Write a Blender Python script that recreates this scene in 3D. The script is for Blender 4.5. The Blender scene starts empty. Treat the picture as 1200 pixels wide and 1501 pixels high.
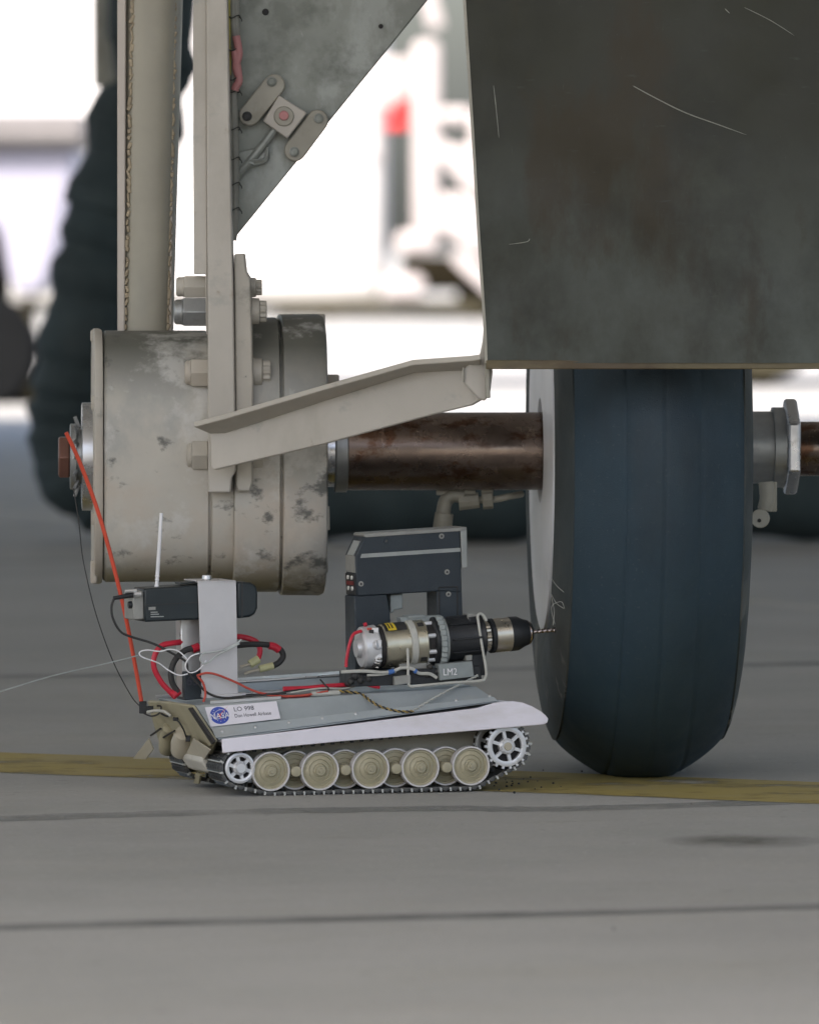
import bpy, bmesh, math, random
from mathutils import Vector, Matrix
random.seed(7)
R = math.radians
scene = bpy.context.scene
COL = scene.collection
V = Vector

# ------------------------------------------------------------------ camera, sky, sun, exposure
FPX, CAMD, CAMZ, HOR = 12000.0, 12.0, 0.8, 365.0      # photo pixels: focal length, distance, height, horizon row
cd = bpy.data.cameras.new('camera')
cam = bpy.data.objects.new('camera', cd); COL.objects.link(cam)
cam.location = (0, -CAMD, CAMZ); cam.rotation_euler = (R(90), 0, 0)
cd.sensor_fit = 'HORIZONTAL'; cd.sensor_width = 24; cd.lens = 240
cd.shift_y = -(750.5 - HOR) / 1200.0
cd.clip_start = 0.1; cd.clip_end = 5000
cd.dof.use_dof = True; cd.dof.focus_distance = 12.06; cd.dof.aperture_fstop = 6.0
scene.camera = cam

SUN_EL, SUN_AZ = 52.0, 212.0                          # azimuth clockwise from +Y
w = bpy.data.worlds.new('World'); scene.world = w; w.use_nodes = True
nt = w.node_tree; bg = nt.nodes['Background']
sky = nt.nodes.new('ShaderNodeTexSky'); sky.sky_type = 'NISHITA'; sky.sun_disc = False
sky.sun_elevation = R(SUN_EL); sky.sun_rotation = R(SUN_AZ); sky.dust_density = 4.0
nt.links.new(sky.outputs[0], bg.inputs[0]); bg.inputs[1].default_value = 0.15
sd = bpy.data.lights.new('sun', 'SUN'); sd.energy = 3.6; sd.angle = R(0.5); sd.color = (1, 0.905, 0.83)
so = bpy.data.objects.new('sun', sd); COL.objects.link(so)
sdir = V((math.sin(R(SUN_AZ)) * math.cos(R(SUN_EL)), math.cos(R(SUN_AZ)) * math.cos(R(SUN_EL)), math.sin(R(SUN_EL))))
so.rotation_euler = sdir.to_track_quat('Z', 'Y').to_euler()
so.location = (0, -6, 12)
scene.view_settings.view_transform = 'Standard'
scene.view_settings.look = 'None'
scene.view_settings.exposure = 1.13
scene.view_settings.gamma = 1.0
scene.render.engine = 'CYCLES'
scene.cycles.use_denoising = True
scene.cycles.max_bounces = 8; scene.cycles.diffuse_bounces = 5
scene.cycles.caustics_reflective = False; scene.cycles.caustics_refractive = False

# ------------------------------------------------------------------ pixel -> point helpers
CAM = V((0, -CAMD, CAMZ))
def ray(px, py): return V(((px - 600) / FPX, 1.0, -(py - HOR) / FPX))
def W(px, py, Y):
    return CAM + ray(px, py) * (CAMD + Y)
def ground(px, py):
    d = ray(px, py); return CAM + d * (-CAMZ / d.z)
YAW = R(17.0)
T0 = V((-0.255, -0.05, 0))
UD = V((math.cos(YAW), math.sin(YAW), 0)); VD = V((-math.sin(YAW), math.cos(YAW), 0)); ZD = V((0, 0, 1))
TM = Matrix.Translation(T0) @ Matrix.Rotation(YAW, 4, 'Z')
def T(u, v, z): return T0 + UD * u + VD * v + ZD * z
def on_plane(px, py, p0, n):
    d = ray(px, py); return CAM + d * ((p0 - CAM).dot(n) / d.dot(n))
def TP(px, py, v): return on_plane(px, py, T0 + VD * v, VD)
def uz(px, py, v):
    p = TP(px, py, v) - T0; return p.dot(UD), p.z

# ------------------------------------------------------------------ materials
MATS = {}
def mat(name, col, rough=0.5, metal=0.0, var=0.12, vs=9.0, spots=(), bump=0.0, bs=80.0, rvar=0.12, spec=0.5, alpha_noise=None):
    m = bpy.data.materials.new(name); m.use_nodes = True
    n = m.node_tree.nodes; l = m.node_tree.links; b = n['Principled BSDF']
    tc = n.new('ShaderNodeTexCoord')
    def noise(scale, detail=5, stretch=(1, 1, 1), rg=0.6):
        mp = n.new('ShaderNodeMapping'); mp.inputs['Scale'].default_value = stretch
        mp.inputs['Location'].default_value = (random.uniform(-9, 9), random.uniform(-9, 9), random.uniform(-9, 9))
        l.new(tc.outputs['Object'], mp.inputs['Vector'])
        t = n.new('ShaderNodeTexNoise'); t.inputs['Scale'].default_value = scale; t.inputs['Detail'].default_value = detail
        t.inputs['Roughness'].default_value = rg
        l.new(mp.outputs[0], t.inputs['Vector']); return t.outputs['Fac']
    def ramp(f, lo, hi, a=0.0, c=1.0):
        r = n.new('ShaderNodeMapRange'); r.inputs['From Min'].default_value = lo; r.inputs['From Max'].default_value = hi
        r.inputs['To Min'].default_value = a; r.inputs['To Max'].default_value = c
        l.new(f, r.inputs['Value']); return r.outputs[0]
    def mix(f, a, c):
        x = n.new('ShaderNodeMix'); x.data_type = 'RGBA'
        if isinstance(f, float): x.inputs['Factor'].default_value = f
        else: l.new(f, x.inputs['Factor'])
        if isinstance(a, tuple): x.inputs['A'].default_value = (*a, 1)
        else: l.new(a, x.inputs['A'])
        if isinstance(c, tuple): x.inputs['B'].default_value = (*c, 1)
        else: l.new(c, x.inputs['B'])
        return x.outputs['Result']
    lo = tuple(c * (1 - var) for c in col); hi = tuple(min(1, c * (1 + var)) for c in col)
    c = mix(ramp(noise(vs), 0.3, 0.7), lo, hi)
    for s in spots:      # (colour, scale, threshold, softness, stretch, strength[, (axis, lo, hi)])
        f = ramp(noise(s[1], 7, s[4], 0.65), s[2], s[2] + s[3], 0.0, s[5])
        if len(s) > 6:
            sp = n.new('ShaderNodeSeparateXYZ'); l.new(tc.outputs['Object'], sp.inputs[0])
            g = ramp(sp.outputs[s[6][0]], s[6][1], s[6][2])
            mu = n.new('ShaderNodeMath'); mu.operation = 'MULTIPLY'; l.new(f, mu.inputs[0]); l.new(g, mu.inputs[1]); f = mu.outputs[0]
        c = mix(f, c, s[0])
    l.new(c, b.inputs['Base Color'])
    b.inputs['Metallic'].default_value = metal
    b.inputs['Specular IOR Level'].default_value = spec
    l.new(ramp(noise(vs * 2.3), 0.25, 0.75, max(0.03, rough - rvar), min(1, rough + rvar)), b.inputs['Roughness'])
    if bump:
        bp = n.new('ShaderNodeBump'); bp.inputs['Strength'].default_value = bump; bp.inputs['Distance'].default_value = 0.002
        l.new(noise(bs, 6), bp.inputs['Height']); l.new(bp.outputs[0], b.inputs['Normal'])
    if alpha_noise:
        l.new(ramp(noise(alpha_noise[0], 8, alpha_noise[3], 0.7), alpha_noise[1], alpha_noise[2]), b.inputs['Alpha'])
    MATS[name] = m; return m

one = (1, 1, 1)
mat('concrete', (0.385, 0.38, 0.36), 0.85, 0, 0.10, 1.2, [((0.33, 0.335, 0.31), 2.6, 0.48, 0.2, (0.7, 1.4, 1), 0.5), ((0.36, 0.345, 0.30), 1.6, 0.52, 0.16, (1, 2, 1), 0.4), ((0.27, 0.27, 0.25), 0.9, 0.55, 0.2, (1, 1.2, 1), 0.45), ((0.30, 0.29, 0.25), 5.0, 0.58, 0.12, (1, 3, 1), 0.4), ((0.52, 0.51, 0.48), 70, 0.58, 0.06, one, 0.45), ((0.25, 0.25, 0.23), 110, 0.57, 0.06, one, 0.45), ((0.16, 0.16, 0.145), 21, 0.655, 0.03, (1, 2, 1), 0.6)], 0.5, 190, spec=0.3)
mat('sealant', (0.20, 0.20, 0.19), 0.8, 0, 0.25, 12)
mat('crack_fill', (0.27, 0.275, 0.26), 0.9, 0, 0.1, 12, alpha_noise=(3, 0.30, 0.75, one))
mat('oil_stain', (0.20, 0.195, 0.17), 0.75, 0, 0.1, 12, alpha_noise=(7, 0.30, 0.65, one))
mat('yellow_paint', (0.36, 0.28, 0.075), 0.8, 0, 0.10, 3, [((0.33, 0.285, 0.17), 5, 0.50, 0.2, one, 0.55)], 0.3, 160, alpha_noise=(4.5, 0.30, 0.50, (1, 1.4, 1)))
mat('gear_paint', (0.44, 0.41, 0.355), 0.55, 0, 0.10, 7, [((0.17, 0.165, 0.14), 7, 0.58, 0.07, (1, 1, 1.3), 0.6), ((0.46, 0.36, 0.27), 3.5, 0.55, 0.15, one, 0.5), ((0.10, 0.10, 0.09), 26, 0.68, 0.03, (1, 1, 1.5), 0.7)], 0.15, 70)
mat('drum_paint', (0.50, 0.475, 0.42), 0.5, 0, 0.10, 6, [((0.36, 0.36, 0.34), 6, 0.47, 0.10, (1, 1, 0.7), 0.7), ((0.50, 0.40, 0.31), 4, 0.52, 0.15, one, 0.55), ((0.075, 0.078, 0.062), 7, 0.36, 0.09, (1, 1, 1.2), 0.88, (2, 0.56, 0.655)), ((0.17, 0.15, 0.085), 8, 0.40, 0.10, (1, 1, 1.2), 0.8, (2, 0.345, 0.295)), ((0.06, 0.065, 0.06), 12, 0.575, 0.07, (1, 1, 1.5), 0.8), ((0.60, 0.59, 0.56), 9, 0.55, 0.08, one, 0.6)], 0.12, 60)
mat('plate_paint', (0.47, 0.44, 0.39), 0.5, 0, 0.08, 5, [((0.36, 0.335, 0.285), 5, 0.52, 0.14, (1, 1, 0.6), 0.55), ((0.30, 0.30, 0.28), 9, 0.58, 0.08, (1, 1, 1.4), 0.5), ((0.24, 0.17, 0.10), 14, 0.66, 0.06, one, 0.5)], 0.12, 80)
mat('column_paint', (0.36, 0.34, 0.28), 0.5, 0, 0.12, 5, [((0.27, 0.28, 0.25), 4, 0.5, 0.2, (1, 1, 0.5), 0.6)], 0.12, 80)
mat('flange_paint', (0.55, 0.50, 0.45), 0.5, 0, 0.06, 5)
mat('weld', (0.37, 0.31, 0.22), 0.6, 0.2, 0.3, 30, bump=0.3)
mat('bare_plate', (0.235, 0.25, 0.225), 0.5, 0.25, 0.15, 6, [((0.34, 0.36, 0.34), 9, 0.50, 0.10, (1, 1, 0.6), 0.85), ((0.12, 0.13, 0.11), 6, 0.53, 0.1, one, 0.75), ((0.30, 0.28, 0.22), 3, 0.52, 0.1, one, 0.6), ((0.42, 0.43, 0.41), 30, 0.64, 0.04, (1, 1, 0.5), 0.6)], 0.15, 60)
mat('lug_paint', (0.33, 0.315, 0.265), 0.55, 0.1, 0.12, 14, [((0.24, 0.23, 0.18), 16, 0.55, 0.1, one, 0.6)])
mat('door_paint', (0.026, 0.027, 0.017), 0.5, 0.0, 0.2, 4, [((0.085, 0.098, 0.087), 2.6, 0.36, 0.2, (1, 1, 0.7), 0.85, (2, 0.36, 0.03)), ((0.030, 0.023, 0.010), 4.2, 0.50, 0.10, (1.3, 1, 0.5), 0.85), ((0.013, 0.014, 0.010), 2.4, 0.52, 0.16, one, 0.7), ((0.07, 0.075, 0.062), 120, 0.66, 0.05, (3, 1, 0.5), 0.4), ((0.055, 0.062, 0.055), 40, 0.64, 0.08, (0.4, 1, 2), 0.4)], 0.2, 90, spec=0.3)  # lower part painted paler, as the wing shades the top
mat('edge_olive', (0.13, 0.105, 0.055), 0.6, 0, 0.2, 9, [((0.05, 0.03, 0.015), 6, 0.5, 0.1, (0.4, 1, 1), 0.7)])
mat('scratch', (0.27, 0.275, 0.24), 0.5, 0.2, 0.2, 60)
mat('steel', (0.55, 0.56, 0.58), 0.28, 1.0, 0.15, 10, [((0.20, 0.19, 0.17), 14, 0.58, 0.1, one, 0.6)])
mat('dull_steel', (0.33, 0.34, 0.34), 0.45, 0.7, 0.15, 20, [((0.18, 0.17, 0.14), 20, 0.55, 0.15, one, 0.7)])
mat('brown_tube', (0.19, 0.145, 0.12), 0.27, 0.85, 0.2, 8, [((0.085, 0.035, 0.015), 26, 0.52, 0.08, (0.6, 1, 1), 0.8), ((0.33, 0.26, 0.2), 30, 0.66, 0.05, (0.5, 1, 1), 0.5)], 0.15, 120)
mat('brown_nut', (0.16, 0.075, 0.055), 0.4, 0.3, 0.2, 20)
mat('rubber', (0.019, 0.042, 0.061), 0.68, 0, 0.12, 5, [((0.06, 0.08, 0.09), 150, 0.62, 0.05, one, 0.7), ((0.03, 0.055, 0.072), 7, 0.5, 0.15, (1, 1, 0.4), 0.6), ((0.014, 0.019, 0.024), 3, 0.5, 0.2, (1, 1, 0.3), 0.6)], 0.5, 420)
mat('sidewall', (0.036, 0.046, 0.048), 0.75, 0, 0.15, 6, [((0.30, 0.29, 0.26), 9, 0.56, 0.06, (1, 1, 0.6), 0.55, (2, 0.34, 0.18)), ((0.09, 0.088, 0.075), 4, 0.5, 0.2, one, 0.6)], 0.3, 120)
mat('wheel_white', (0.78, 0.79, 0.82), 0.45, 0, 0.06, 8, [((0.35, 0.34, 0.30), 9, 0.62, 0.1, one, 0.5)])
mat('hose_fabric', (0.026, 0.042, 0.048), 0.8, 0, 0.3, 4, bump=0.3, bs=30)
mat('cable_grey', (0.26, 0.26, 0.23), 0.6, 0, 0.2, 20)
mat('cable_pink', (0.50, 0.22, 0.22), 0.6, 0, 0.15, 20)
mat('cable_yellow', (0.42, 0.38, 0.10), 0.6, 0, 0.15, 20)
mat('tie_black', (0.03, 0.03, 0.03), 0.6)
# tank
mat('hull_grey', (0.40, 0.445, 0.47), 0.42, 0.35, 0.09, 14, [((0.44, 0.42, 0.37), 9, 0.54, 0.14, (0.4, 1, 1.5), 0.5), ((0.58, 0.60, 0.62), 60, 0.66, 0.04, (0.25, 1, 1), 0.6), ((0.22, 0.26, 0.28), 16, 0.6, 0.1, (0.4, 1, 1), 0.4)], 0.08, 120)
mat('aluminium', (0.60, 0.60, 0.60), 0.34, 0.8, 0.08, 18, [((0.40, 0.40, 0.40), 14, 0.58, 0.1, (1, 1, 0.3), 0.4)], 0.06, 160)
mat('strap_metal', (0.58, 0.57, 0.58), 0.5, 0.45, 0.08, 12, [((0.38, 0.37, 0.36), 10, 0.55, 0.15, (1, 1, 0.4), 0.5)], 0.05, 160)
mat('skirt_white', (0.82, 0.79, 0.86), 0.45, 0.1, 0.05, 10, [((0.60, 0.56, 0.52), 12, 0.54, 0.16, (0.5, 1, 1.6), 0.4), ((0.52, 0.50, 0.52), 22, 0.68, 0.05, one, 0.4)])
mat('hull_cream', (0.55, 0.53, 0.47), 0.6, 0, 0.08, 10, [((0.35, 0.33, 0.27), 16, 0.6, 0.1, one, 0.5)])
mat('tan', (0.37, 0.335, 0.225), 0.6, 0, 0.08, 18, [((0.23, 0.20, 0.11), 22, 0.62, 0.08, one, 0.5)], 0.1, 160)
mat('tan_pale', (0.47, 0.43, 0.34), 0.6, 0, 0.06, 18)
mat('wheel_tan', (0.42, 0.385, 0.27), 0.5, 0, 0.10, 20, [((0.50, 0.47, 0.39), 24, 0.55, 0.1, one, 0.5), ((0.20, 0.17, 0.10), 50, 0.64, 0.05, one, 0.6), ((0.29, 0.26, 0.17), 30, 0.58, 0.1, one, 0.5)])
mat('rim_white', (0.68, 0.66, 0.66), 0.4, 0.3, 0.08, 25, [((0.35, 0.33, 0.3), 30, 0.62, 0.06, one, 0.5)])
mat('cast_silver', (0.66, 0.67, 0.69), 0.4, 0.45, 0.08, 30, [((0.3, 0.3, 0.3), 40, 0.64, 0.06, one, 0.5)])
mat('track_metal', (0.075, 0.08, 0.085), 0.45, 0.7, 0.3, 60, [((0.24, 0.22, 0.19), 45, 0.55, 0.12, one, 0.6)])
mat('track_pin', (0.62, 0.62, 0.6), 0.35, 0.8, 0.15, 60)
mat('black_gap', (0.02, 0.018, 0.018), 0.7)
mat('black_plastic', (0.013, 0.015, 0.018), 0.5, 0, 0.12, 30, bump=0.15, bs=400)
mat('camera_black', (0.013, 0.021, 0.025), 0.42, 0, 0.12, 20, [((0.06, 0.07, 0.075), 40, 0.66, 0.06, (0.3, 1, 1), 0.5)])
mat('panel_grey', (0.30, 0.30, 0.28), 0.5, 0.2, 0.12, 30)
mat('housing_blue', (0.024, 0.034, 0.044), 0.55, 0, 0.10, 12, [((0.07, 0.08, 0.09), 60, 0.66, 0.06, one, 0.4)], 0.25, 500)
mat('stripe_grey', (0.34, 0.36, 0.35), 0.5, 0.1, 0.1, 40)
mat('glow_red', (0.20, 0.02, 0.02), 0.4)
mat('lamp_clear', (0.75, 0.75, 0.7), 0.25)
mat('red_cable', (0.55, 0.02, 0.045), 0.42, 0, 0.12, 60)
mat('red_rod', (0.66, 0.085, 0.045), 0.4, 0, 0.08, 40)
mat('orange_wire', (0.50, 0.075, 0.05), 0.45, 0, 0.1, 60)
mat('white_wire', (0.50, 0.50, 0.46), 0.45, 0, 0.1, 60)
mat('pale_wire', (0.46, 0.49, 0.48), 0.45, 0.1, 0.1, 60)
mat('yellow_wire', (0.38, 0.27, 0.08), 0.45, 0, 0.2, 80)
mat('connector', (0.55, 0.54, 0.30), 0.4, 0, 0.1, 60)
mat('blue_tape', (0.06, 0.16, 0.45), 0.5)
mat('gold_metal', (0.58, 0.54, 0.46), 0.32, 0.9, 0.12, 30)
mat('gold_can', (0.52, 0.49, 0.39), 0.32, 0.85, 0.1, 30)
mat('yellow_label', (0.70, 0.52, 0.04), 0.5)
mat('bit_steel', (0.45, 0.38, 0.36), 0.25, 1.0, 0.2, 80)
mat('paper', (0.76, 0.74, 0.80), 0.6, 0, 0.03, 60)
mat('logo_blue', (0.045, 0.085, 0.42), 0.5, 0, 0.1, 60)
mat('logo_red', (0.60, 0.05, 0.06), 0.5)
mat('print_white', (0.82, 0.82, 0.84), 0.5)
mat('print_black', (0.05, 0.05, 0.07), 0.6)
mat('grey_box', (0.27, 0.30, 0.30), 0.5, 0.15, 0.1, 40)
# background
mat('truck_white', (0.80, 0.79, 0.78), 0.45, 0, 0.04, 2)
mat('truck_grey', (0.52, 0.475, 0.465), 0.55, 0, 0.08, 2)
mat('roof_grey', (0.22, 0.21, 0.21), 0.6)
mat('truck_dark', (0.016, 0.013, 0.007), 0.85, 0, 0.2, 3, spec=0.08)  # near black puts the shade under the vehicles into the colour
mat('truck_olive', (0.06, 0.054, 0.034), 0.8, 0, 0.15, 3, spec=0.15)
mat('lamp_red', (0.75, 0.03, 0.03), 0.35)
mat('tyre_black', (0.010, 0.011, 0.012), 0.9, spec=0.05)
mat('tug_lavender', (0.40, 0.40, 0.50), 0.5, 0, 0.06, 2)
mat('dark_grey', (0.12, 0.12, 0.125), 0.85, 0, 0.2, 1.5)
mat('aircraft_skin', (0.75, 0.74, 0.71), 0.5, 0.0, 0.05, 1)
for k in ('sidewall',): pass

# ------------------------------------------------------------------ object helpers
WM = {}
def wm(o): return WM[o.name] if o is not None else Matrix.Identity(4)
def link(o, parent, mw):
    COL.objects.link(o)
    if parent is not None: o.parent = parent
    o.matrix_basis = wm(parent).inverted() @ mw
    WM[o.name] = mw.copy(); return o
def tag(o, label=None, cat=None, group=None, kind=None):
    if label: o['label'] = label
    if cat: o['category'] = cat
    if group: o['group'] = group
    if kind: o['kind'] = kind
    return o
def thing(name, label, cat, mw=None, group=None, parent=None):
    o = bpy.data.objects.new(name, None); o.empty_display_size = 0.05
    link(o, parent, mw if mw is not None else Matrix.Identity(4)); return tag(o, label, cat, group)

class MB:
    def __init__(s): s.bm = bmesh.new(); s.mi = 0
    def face(s, vs):
        try: f = s.bm.faces.new(vs); f.material_index = s.mi; return f
        except ValueError: return None
    def hexa(s, p):          # 8 points: bottom loop 0-3, top loop 4-7
        v = [s.bm.verts.new(q) for q in p]
        for f in ((0, 3, 2, 1), (4, 5, 6, 7), (0, 1, 5, 4), (1, 2, 6, 5), (2, 3, 7, 6), (3, 0, 4, 7)): s.face([v[i] for i in f])
        return s
    def box(s, c, sx, sy, sz, M=None):
        c = V(c); P = [V((a * sx / 2, b * sy / 2, d * sz / 2)) for d in (-1, 1) for a, b in ((-1, -1), (1, -1), (1, 1), (-1, 1))]
        return s.hexa([c + (M @ q if M is not None else q) for q in P])
    def prism(s, pts, off):
        off = V(off); a = [s.bm.verts.new(p) for p in pts]; b = [s.bm.verts.new(V(p) + off) for p in pts]
        s.face(a); s.face(b[::-1]); n = len(pts)
        for i in range(n): s.face([a[i], b[i], b[(i + 1) % n], a[(i + 1) % n]])
        return s
    def loft(s, a, b):
        A = [s.bm.verts.new(p) for p in a]; B = [s.bm.verts.new(p) for p in b]; n = len(a)
        s.face(A); s.face(B[::-1])
        for i in range(n): s.face([A[i], B[i], B[(i + 1) % n], A[(i + 1) % n]])
        return s
    def lathe(s, prof, o, axis, seg=48, closed=False, fn=None, ph=0.0):
        axis = V(axis).normalized(); o = V(o)
        ref = V((0, 0, 1)) if abs(axis.z) < 0.9 else V((1, 0, 0))
        e1 = axis.cross(ref).normalized(); e2 = axis.cross(e1)
        rings = []
        for t, r in prof:
            if r < 1e-6: rings.append([s.bm.verts.new(o + axis * t)] * seg)
            else:
                ring = []
                for k in range(seg):
                    a = 2 * math.pi * k / seg + ph; rr = fn(t, r, a) if fn else r
                    ring.append(s.bm.verts.new(o + axis * t + (e1 * math.cos(a) + e2 * math.sin(a)) * rr))
                rings.append(ring)
        prs = list(zip(rings, rings[1:])) + ([(rings[-1], rings[0])] if closed else [])
        for A, B in prs:
            for k in range(seg):
                q = []
                for x in (A[k], A[(k + 1) % seg], B[(k + 1) % seg], B[k]):
                    if x not in q: q.append(x)
                if len(q) >= 3: s.face(q)
        if not closed:
            for rg in (rings[0], rings[-1]):
                if rg[0] is not rg[1]: s.face(rg)
        return s
    def cyl(s, p0, p1, r0, r1=None, seg=16):
        p0, p1 = V(p0), V(p1); L = (p1 - p0).length
        return s.lathe([(0, r0), (L, r0 if r1 is None else r1)], p0, p1 - p0, seg)
    def tube(s, pts, r, seg=10, smooth=6, rfn=None, cap=True):
        P = catmull([V(p) for p in pts], smooth) if smooth > 1 else [V(p) for p in pts]
        n = None; rings = []; N = len(P)
        for i, p in enumerate(P):
            t = (P[min(i + 1, N - 1)] - P[max(i - 1, 0)]).normalized()
            if n is None:
                n = t.cross(V((0, 0.3, 1))); n = n if n.length > 1e-3 else t.cross(V((1, 0, 0))); n.normalize()
            n = (n - t * n.dot(t)).normalized(); b = t.cross(n)
            rr = rfn(i / (N - 1)) if rfn else r
            rings.append([s.bm.verts.new(p + (n * math.cos(2 * math.pi * k / seg) + b * math.sin(2 * math.pi * k / seg)) * rr) for k in range(seg)])
        for A, B in zip(rings, rings[1:]):
            for k in range(seg): s.face([A[k], A[(k + 1) % seg], B[(k + 1) % seg], B[k]])
        if cap: s.face(rings[0]); s.face(rings[-1])
        return s
    def build(s, name, m, parent=None, mw=None, bevel=0.0, smooth=35, local=False, seg=2):
        """points are world coordinates (local=True: coordinates of mw)"""
        if mw is None: mw = wm(parent)
        if not local: bmesh.ops.transform(s.bm, matrix=mw.inverted(), verts=s.bm.verts)
        bmesh.ops.recalc_face_normals(s.bm, faces=s.bm.faces)
        me = bpy.data.meshes.new(name); s.bm.to_mesh(me); s.bm.free()
        for x in (m if isinstance(m, (list, tuple)) else [m]): me.materials.append(MATS[x])
        if smooth:
            me.polygons.foreach_set('use_smooth', [True] * len(me.polygons)); me.set_sharp_from_angle(angle=R(smooth))
        o = bpy.data.objects.new(name, me); link(o, parent, mw)
        if bevel:
            b = o.modifiers.new('bevel', 'BEVEL'); b.width = bevel; b.segments = seg; b.limit_method = 'ANGLE'; b.angle_limit = R(35)
        return o
def catmull(P, k):
    out = []
    for i in range(len(P) - 1):
        a = P[max(i - 1, 0)]; b = P[i]; c = P[i + 1]; d = P[min(i + 2, len(P) - 1)]
        for j in range(k):
            t = j / k
            out.append(0.5 * ((2 * b) + (c - a) * t + (2 * a - 5 * b + 4 * c - d) * t * t + (3 * b - a - 3 * c + d) * t ** 3))
    out.append(P[-1]); return out
def dup(o, parent, mw):
    c = o.copy(); COL.objects.link(c); c.parent = parent; c.matrix_basis = wm(parent).inverted() @ mw
    WM[c.name] = mw.copy()
    for ch in list(o.children):
        d = ch.copy(); COL.objects.link(d); d.parent = c; WM[d.name] = mw @ ch.matrix_basis
    return c
def frame(o, x, y, z):
    m = Matrix((x, y, z)).transposed().to_4x4(); m.translation = o; return m
def text_part(name, body, size, mw, m, parent, depth=0.0001, align='LEFT', sx=1.0):
    cu = bpy.data.curves.new(name, 'FONT'); cu.body = body; cu.size = size; cu.extrude = depth; cu.align_x = align; cu.align_y = 'CENTER'
    t = bpy.data.objects.new('temp', cu); COL.objects.link(t)
    bpy.context.view_layer.update()
    me = bpy.data.meshes.new_from_object(t.evaluated_get(bpy.context.evaluated_depsgraph_get()))
    bpy.data.objects.remove(t); bpy.data.curves.remove(cu)
    me.materials.clear(); me.materials.append(MATS[m]); me.name = name
    o = bpy.data.objects.new(name, me)
    return link(o, parent, mw @ Matrix.Diagonal((sx, 1, 1, 1)))

# ------------------------------------------------------------------ ground: apron slabs, joints, markings
SA = R(17.5); sx_, sy_ = V((math.cos(SA), math.sin(SA), 0)), V((-math.sin(SA), math.cos(SA), 0))
SP, GAP = 5.48, 0.05
s0 = sy_.dot(V((0, -2.2, 0)))
g = MB(); g.prism([V((-1500, -200, -0.016)), V((1500, -200, -0.016)), V((1500, 3000, -0.016)), V((-1500, 3000, -0.016))], (0, 0, -0.5))
gobj = tag(g.build('ground', 'concrete'), kind='structure')
slab0 = None
rot = Matrix.Rotation(SA, 4, 'Z')
for i in range(-2, 8):
    for j in range(-4, 5):
        c = sy_ * (s0 + (i + 0.5) * SP) + sx_ * (j * SP + 0.35 * SP * 0)
        mw_ = Matrix.Translation(c + V((0, 0, 0))) @ rot
        if slab0 is None:
            b = MB(); h = (SP - GAP) / 2
            b.box((0, 0, -0.1), 2 * h, 2 * h, 0.2); slab0 = b.build('concrete_slab', 'concrete', gobj, mw_, 0.012, local=True)
        else: dup(slab0, gobj, mw_)
# each slab differs only by place; joints are filled with dark sealant
for i in range(-2, 9):
    n = 160; L = SP * 4.5; b = MB(); A, B = [], []
    for k in range(n + 1):
        x = -L + 2 * L * k / n; c = sy_ * (s0 + i * SP) + sx_ * x + V((0, 0, 0.0005))
        A.append(c + sy_ * (0.036 + random.uniform(-0.012, 0.014))); B.append(c - sy_ * (0.036 + random.uniform(-0.012, 0.014)))
    va = [b.bm.verts.new(p) for p in A]; vb = [b.bm.verts.new(p) for p in B]
    for k in range(n): b.face([va[k], va[k + 1], vb[k + 1], vb[k]])
    b.build('joint_sealant', 'sealant', gobj, smooth=0)
def ground_strip(name, m, pts, wdt, z, jit=0.15, parent=None):
    P = catmull([V((p.x, p.y, z)) for p in pts], 12); b = MB(); va, vb = [], []
    for i, p in enumerate(P):
        t = (P[min(i + 1, len(P) - 1)] - P[max(i - 1, 0)]).normalized(); nn = V((-t.y, t.x, 0))
        w_ = wdt / 2
        va.append(b.bm.verts.new(p + nn * w_ * (1 + random.uniform(-jit, jit)))); vb.append(b.bm.verts.new(p - nn * w_ * (1 + random.uniform(-jit, jit))))
    for k in range(len(P) - 1): b.face([va[k], va[k + 1], vb[k + 1], vb[k]])
    return b.build(name, m, parent, smooth=0)
q0, q1 = ground(0, 1118), ground(1200, 1163)
e = (q1 - q0).normalized()
tag(ground_strip('yellow_stripe', 'yellow_paint', [q0 - e * 6, q0 - e * 3, q0, q1, q1 + e * 3, q1 + e * 6], 0.42, 0.0009, 0.02), kind='structure')
tag(ground_strip('pavement_crack', 'crack_fill', [ground(-900, 1232), ground(0, 1201), ground(350, 1191), ground(640, 1186), ground(900, 1185), ground(1500, 1160)], 0.11, 0.0007, 0.15), kind='structure')
b = MB(); c = ground(1090, 1234); ring = [b.bm.verts.new(c + V((math.cos(a) * 0.125 * (1 + 0.2 * math.sin(3 * a)), math.sin(a) * 0.16, 0.0007))) for a in [k * math.pi / 14 for k in range(28)]]
b.face(ring); tag(b.build('oil_stain', 'oil_stain', None, Matrix.Translation(c), smooth=0), kind='structure')
_m = MATS['oil_stain']; _n = _m.node_tree.nodes; _l = _m.node_tree.links; _b = _n['Principled BSDF']
_tc = _n.new('ShaderNodeTexCoord'); _mp = _n.new('ShaderNodeMapping'); _mp.inputs['Scale'].default_value = (8.0, 6.4, 0)
_le = _n.new('ShaderNodeVectorMath'); _le.operation = 'LENGTH'; _mr = _n.new('ShaderNodeMapRange')
_mr.inputs['From Min'].default_value = 0.95; _mr.inputs['From Max'].default_value = 0.1
_mu = _n.new('ShaderNodeMath'); _mu.operation = 'MULTIPLY'
_old = _b.inputs['Alpha'].links[0].from_socket
_l.new(_tc.outputs['Object'], _mp.inputs[0]); _l.new(_mp.outputs[0], _le.inputs[0]); _l.new(_le.outputs['Value'], _mr.inputs[0])
_l.new(_mr.outputs[0], _mu.inputs[0]); _l.new(_old, _mu.inputs[1]); _l.new(_mu.outputs[0], _b.inputs['Alpha'])
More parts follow.
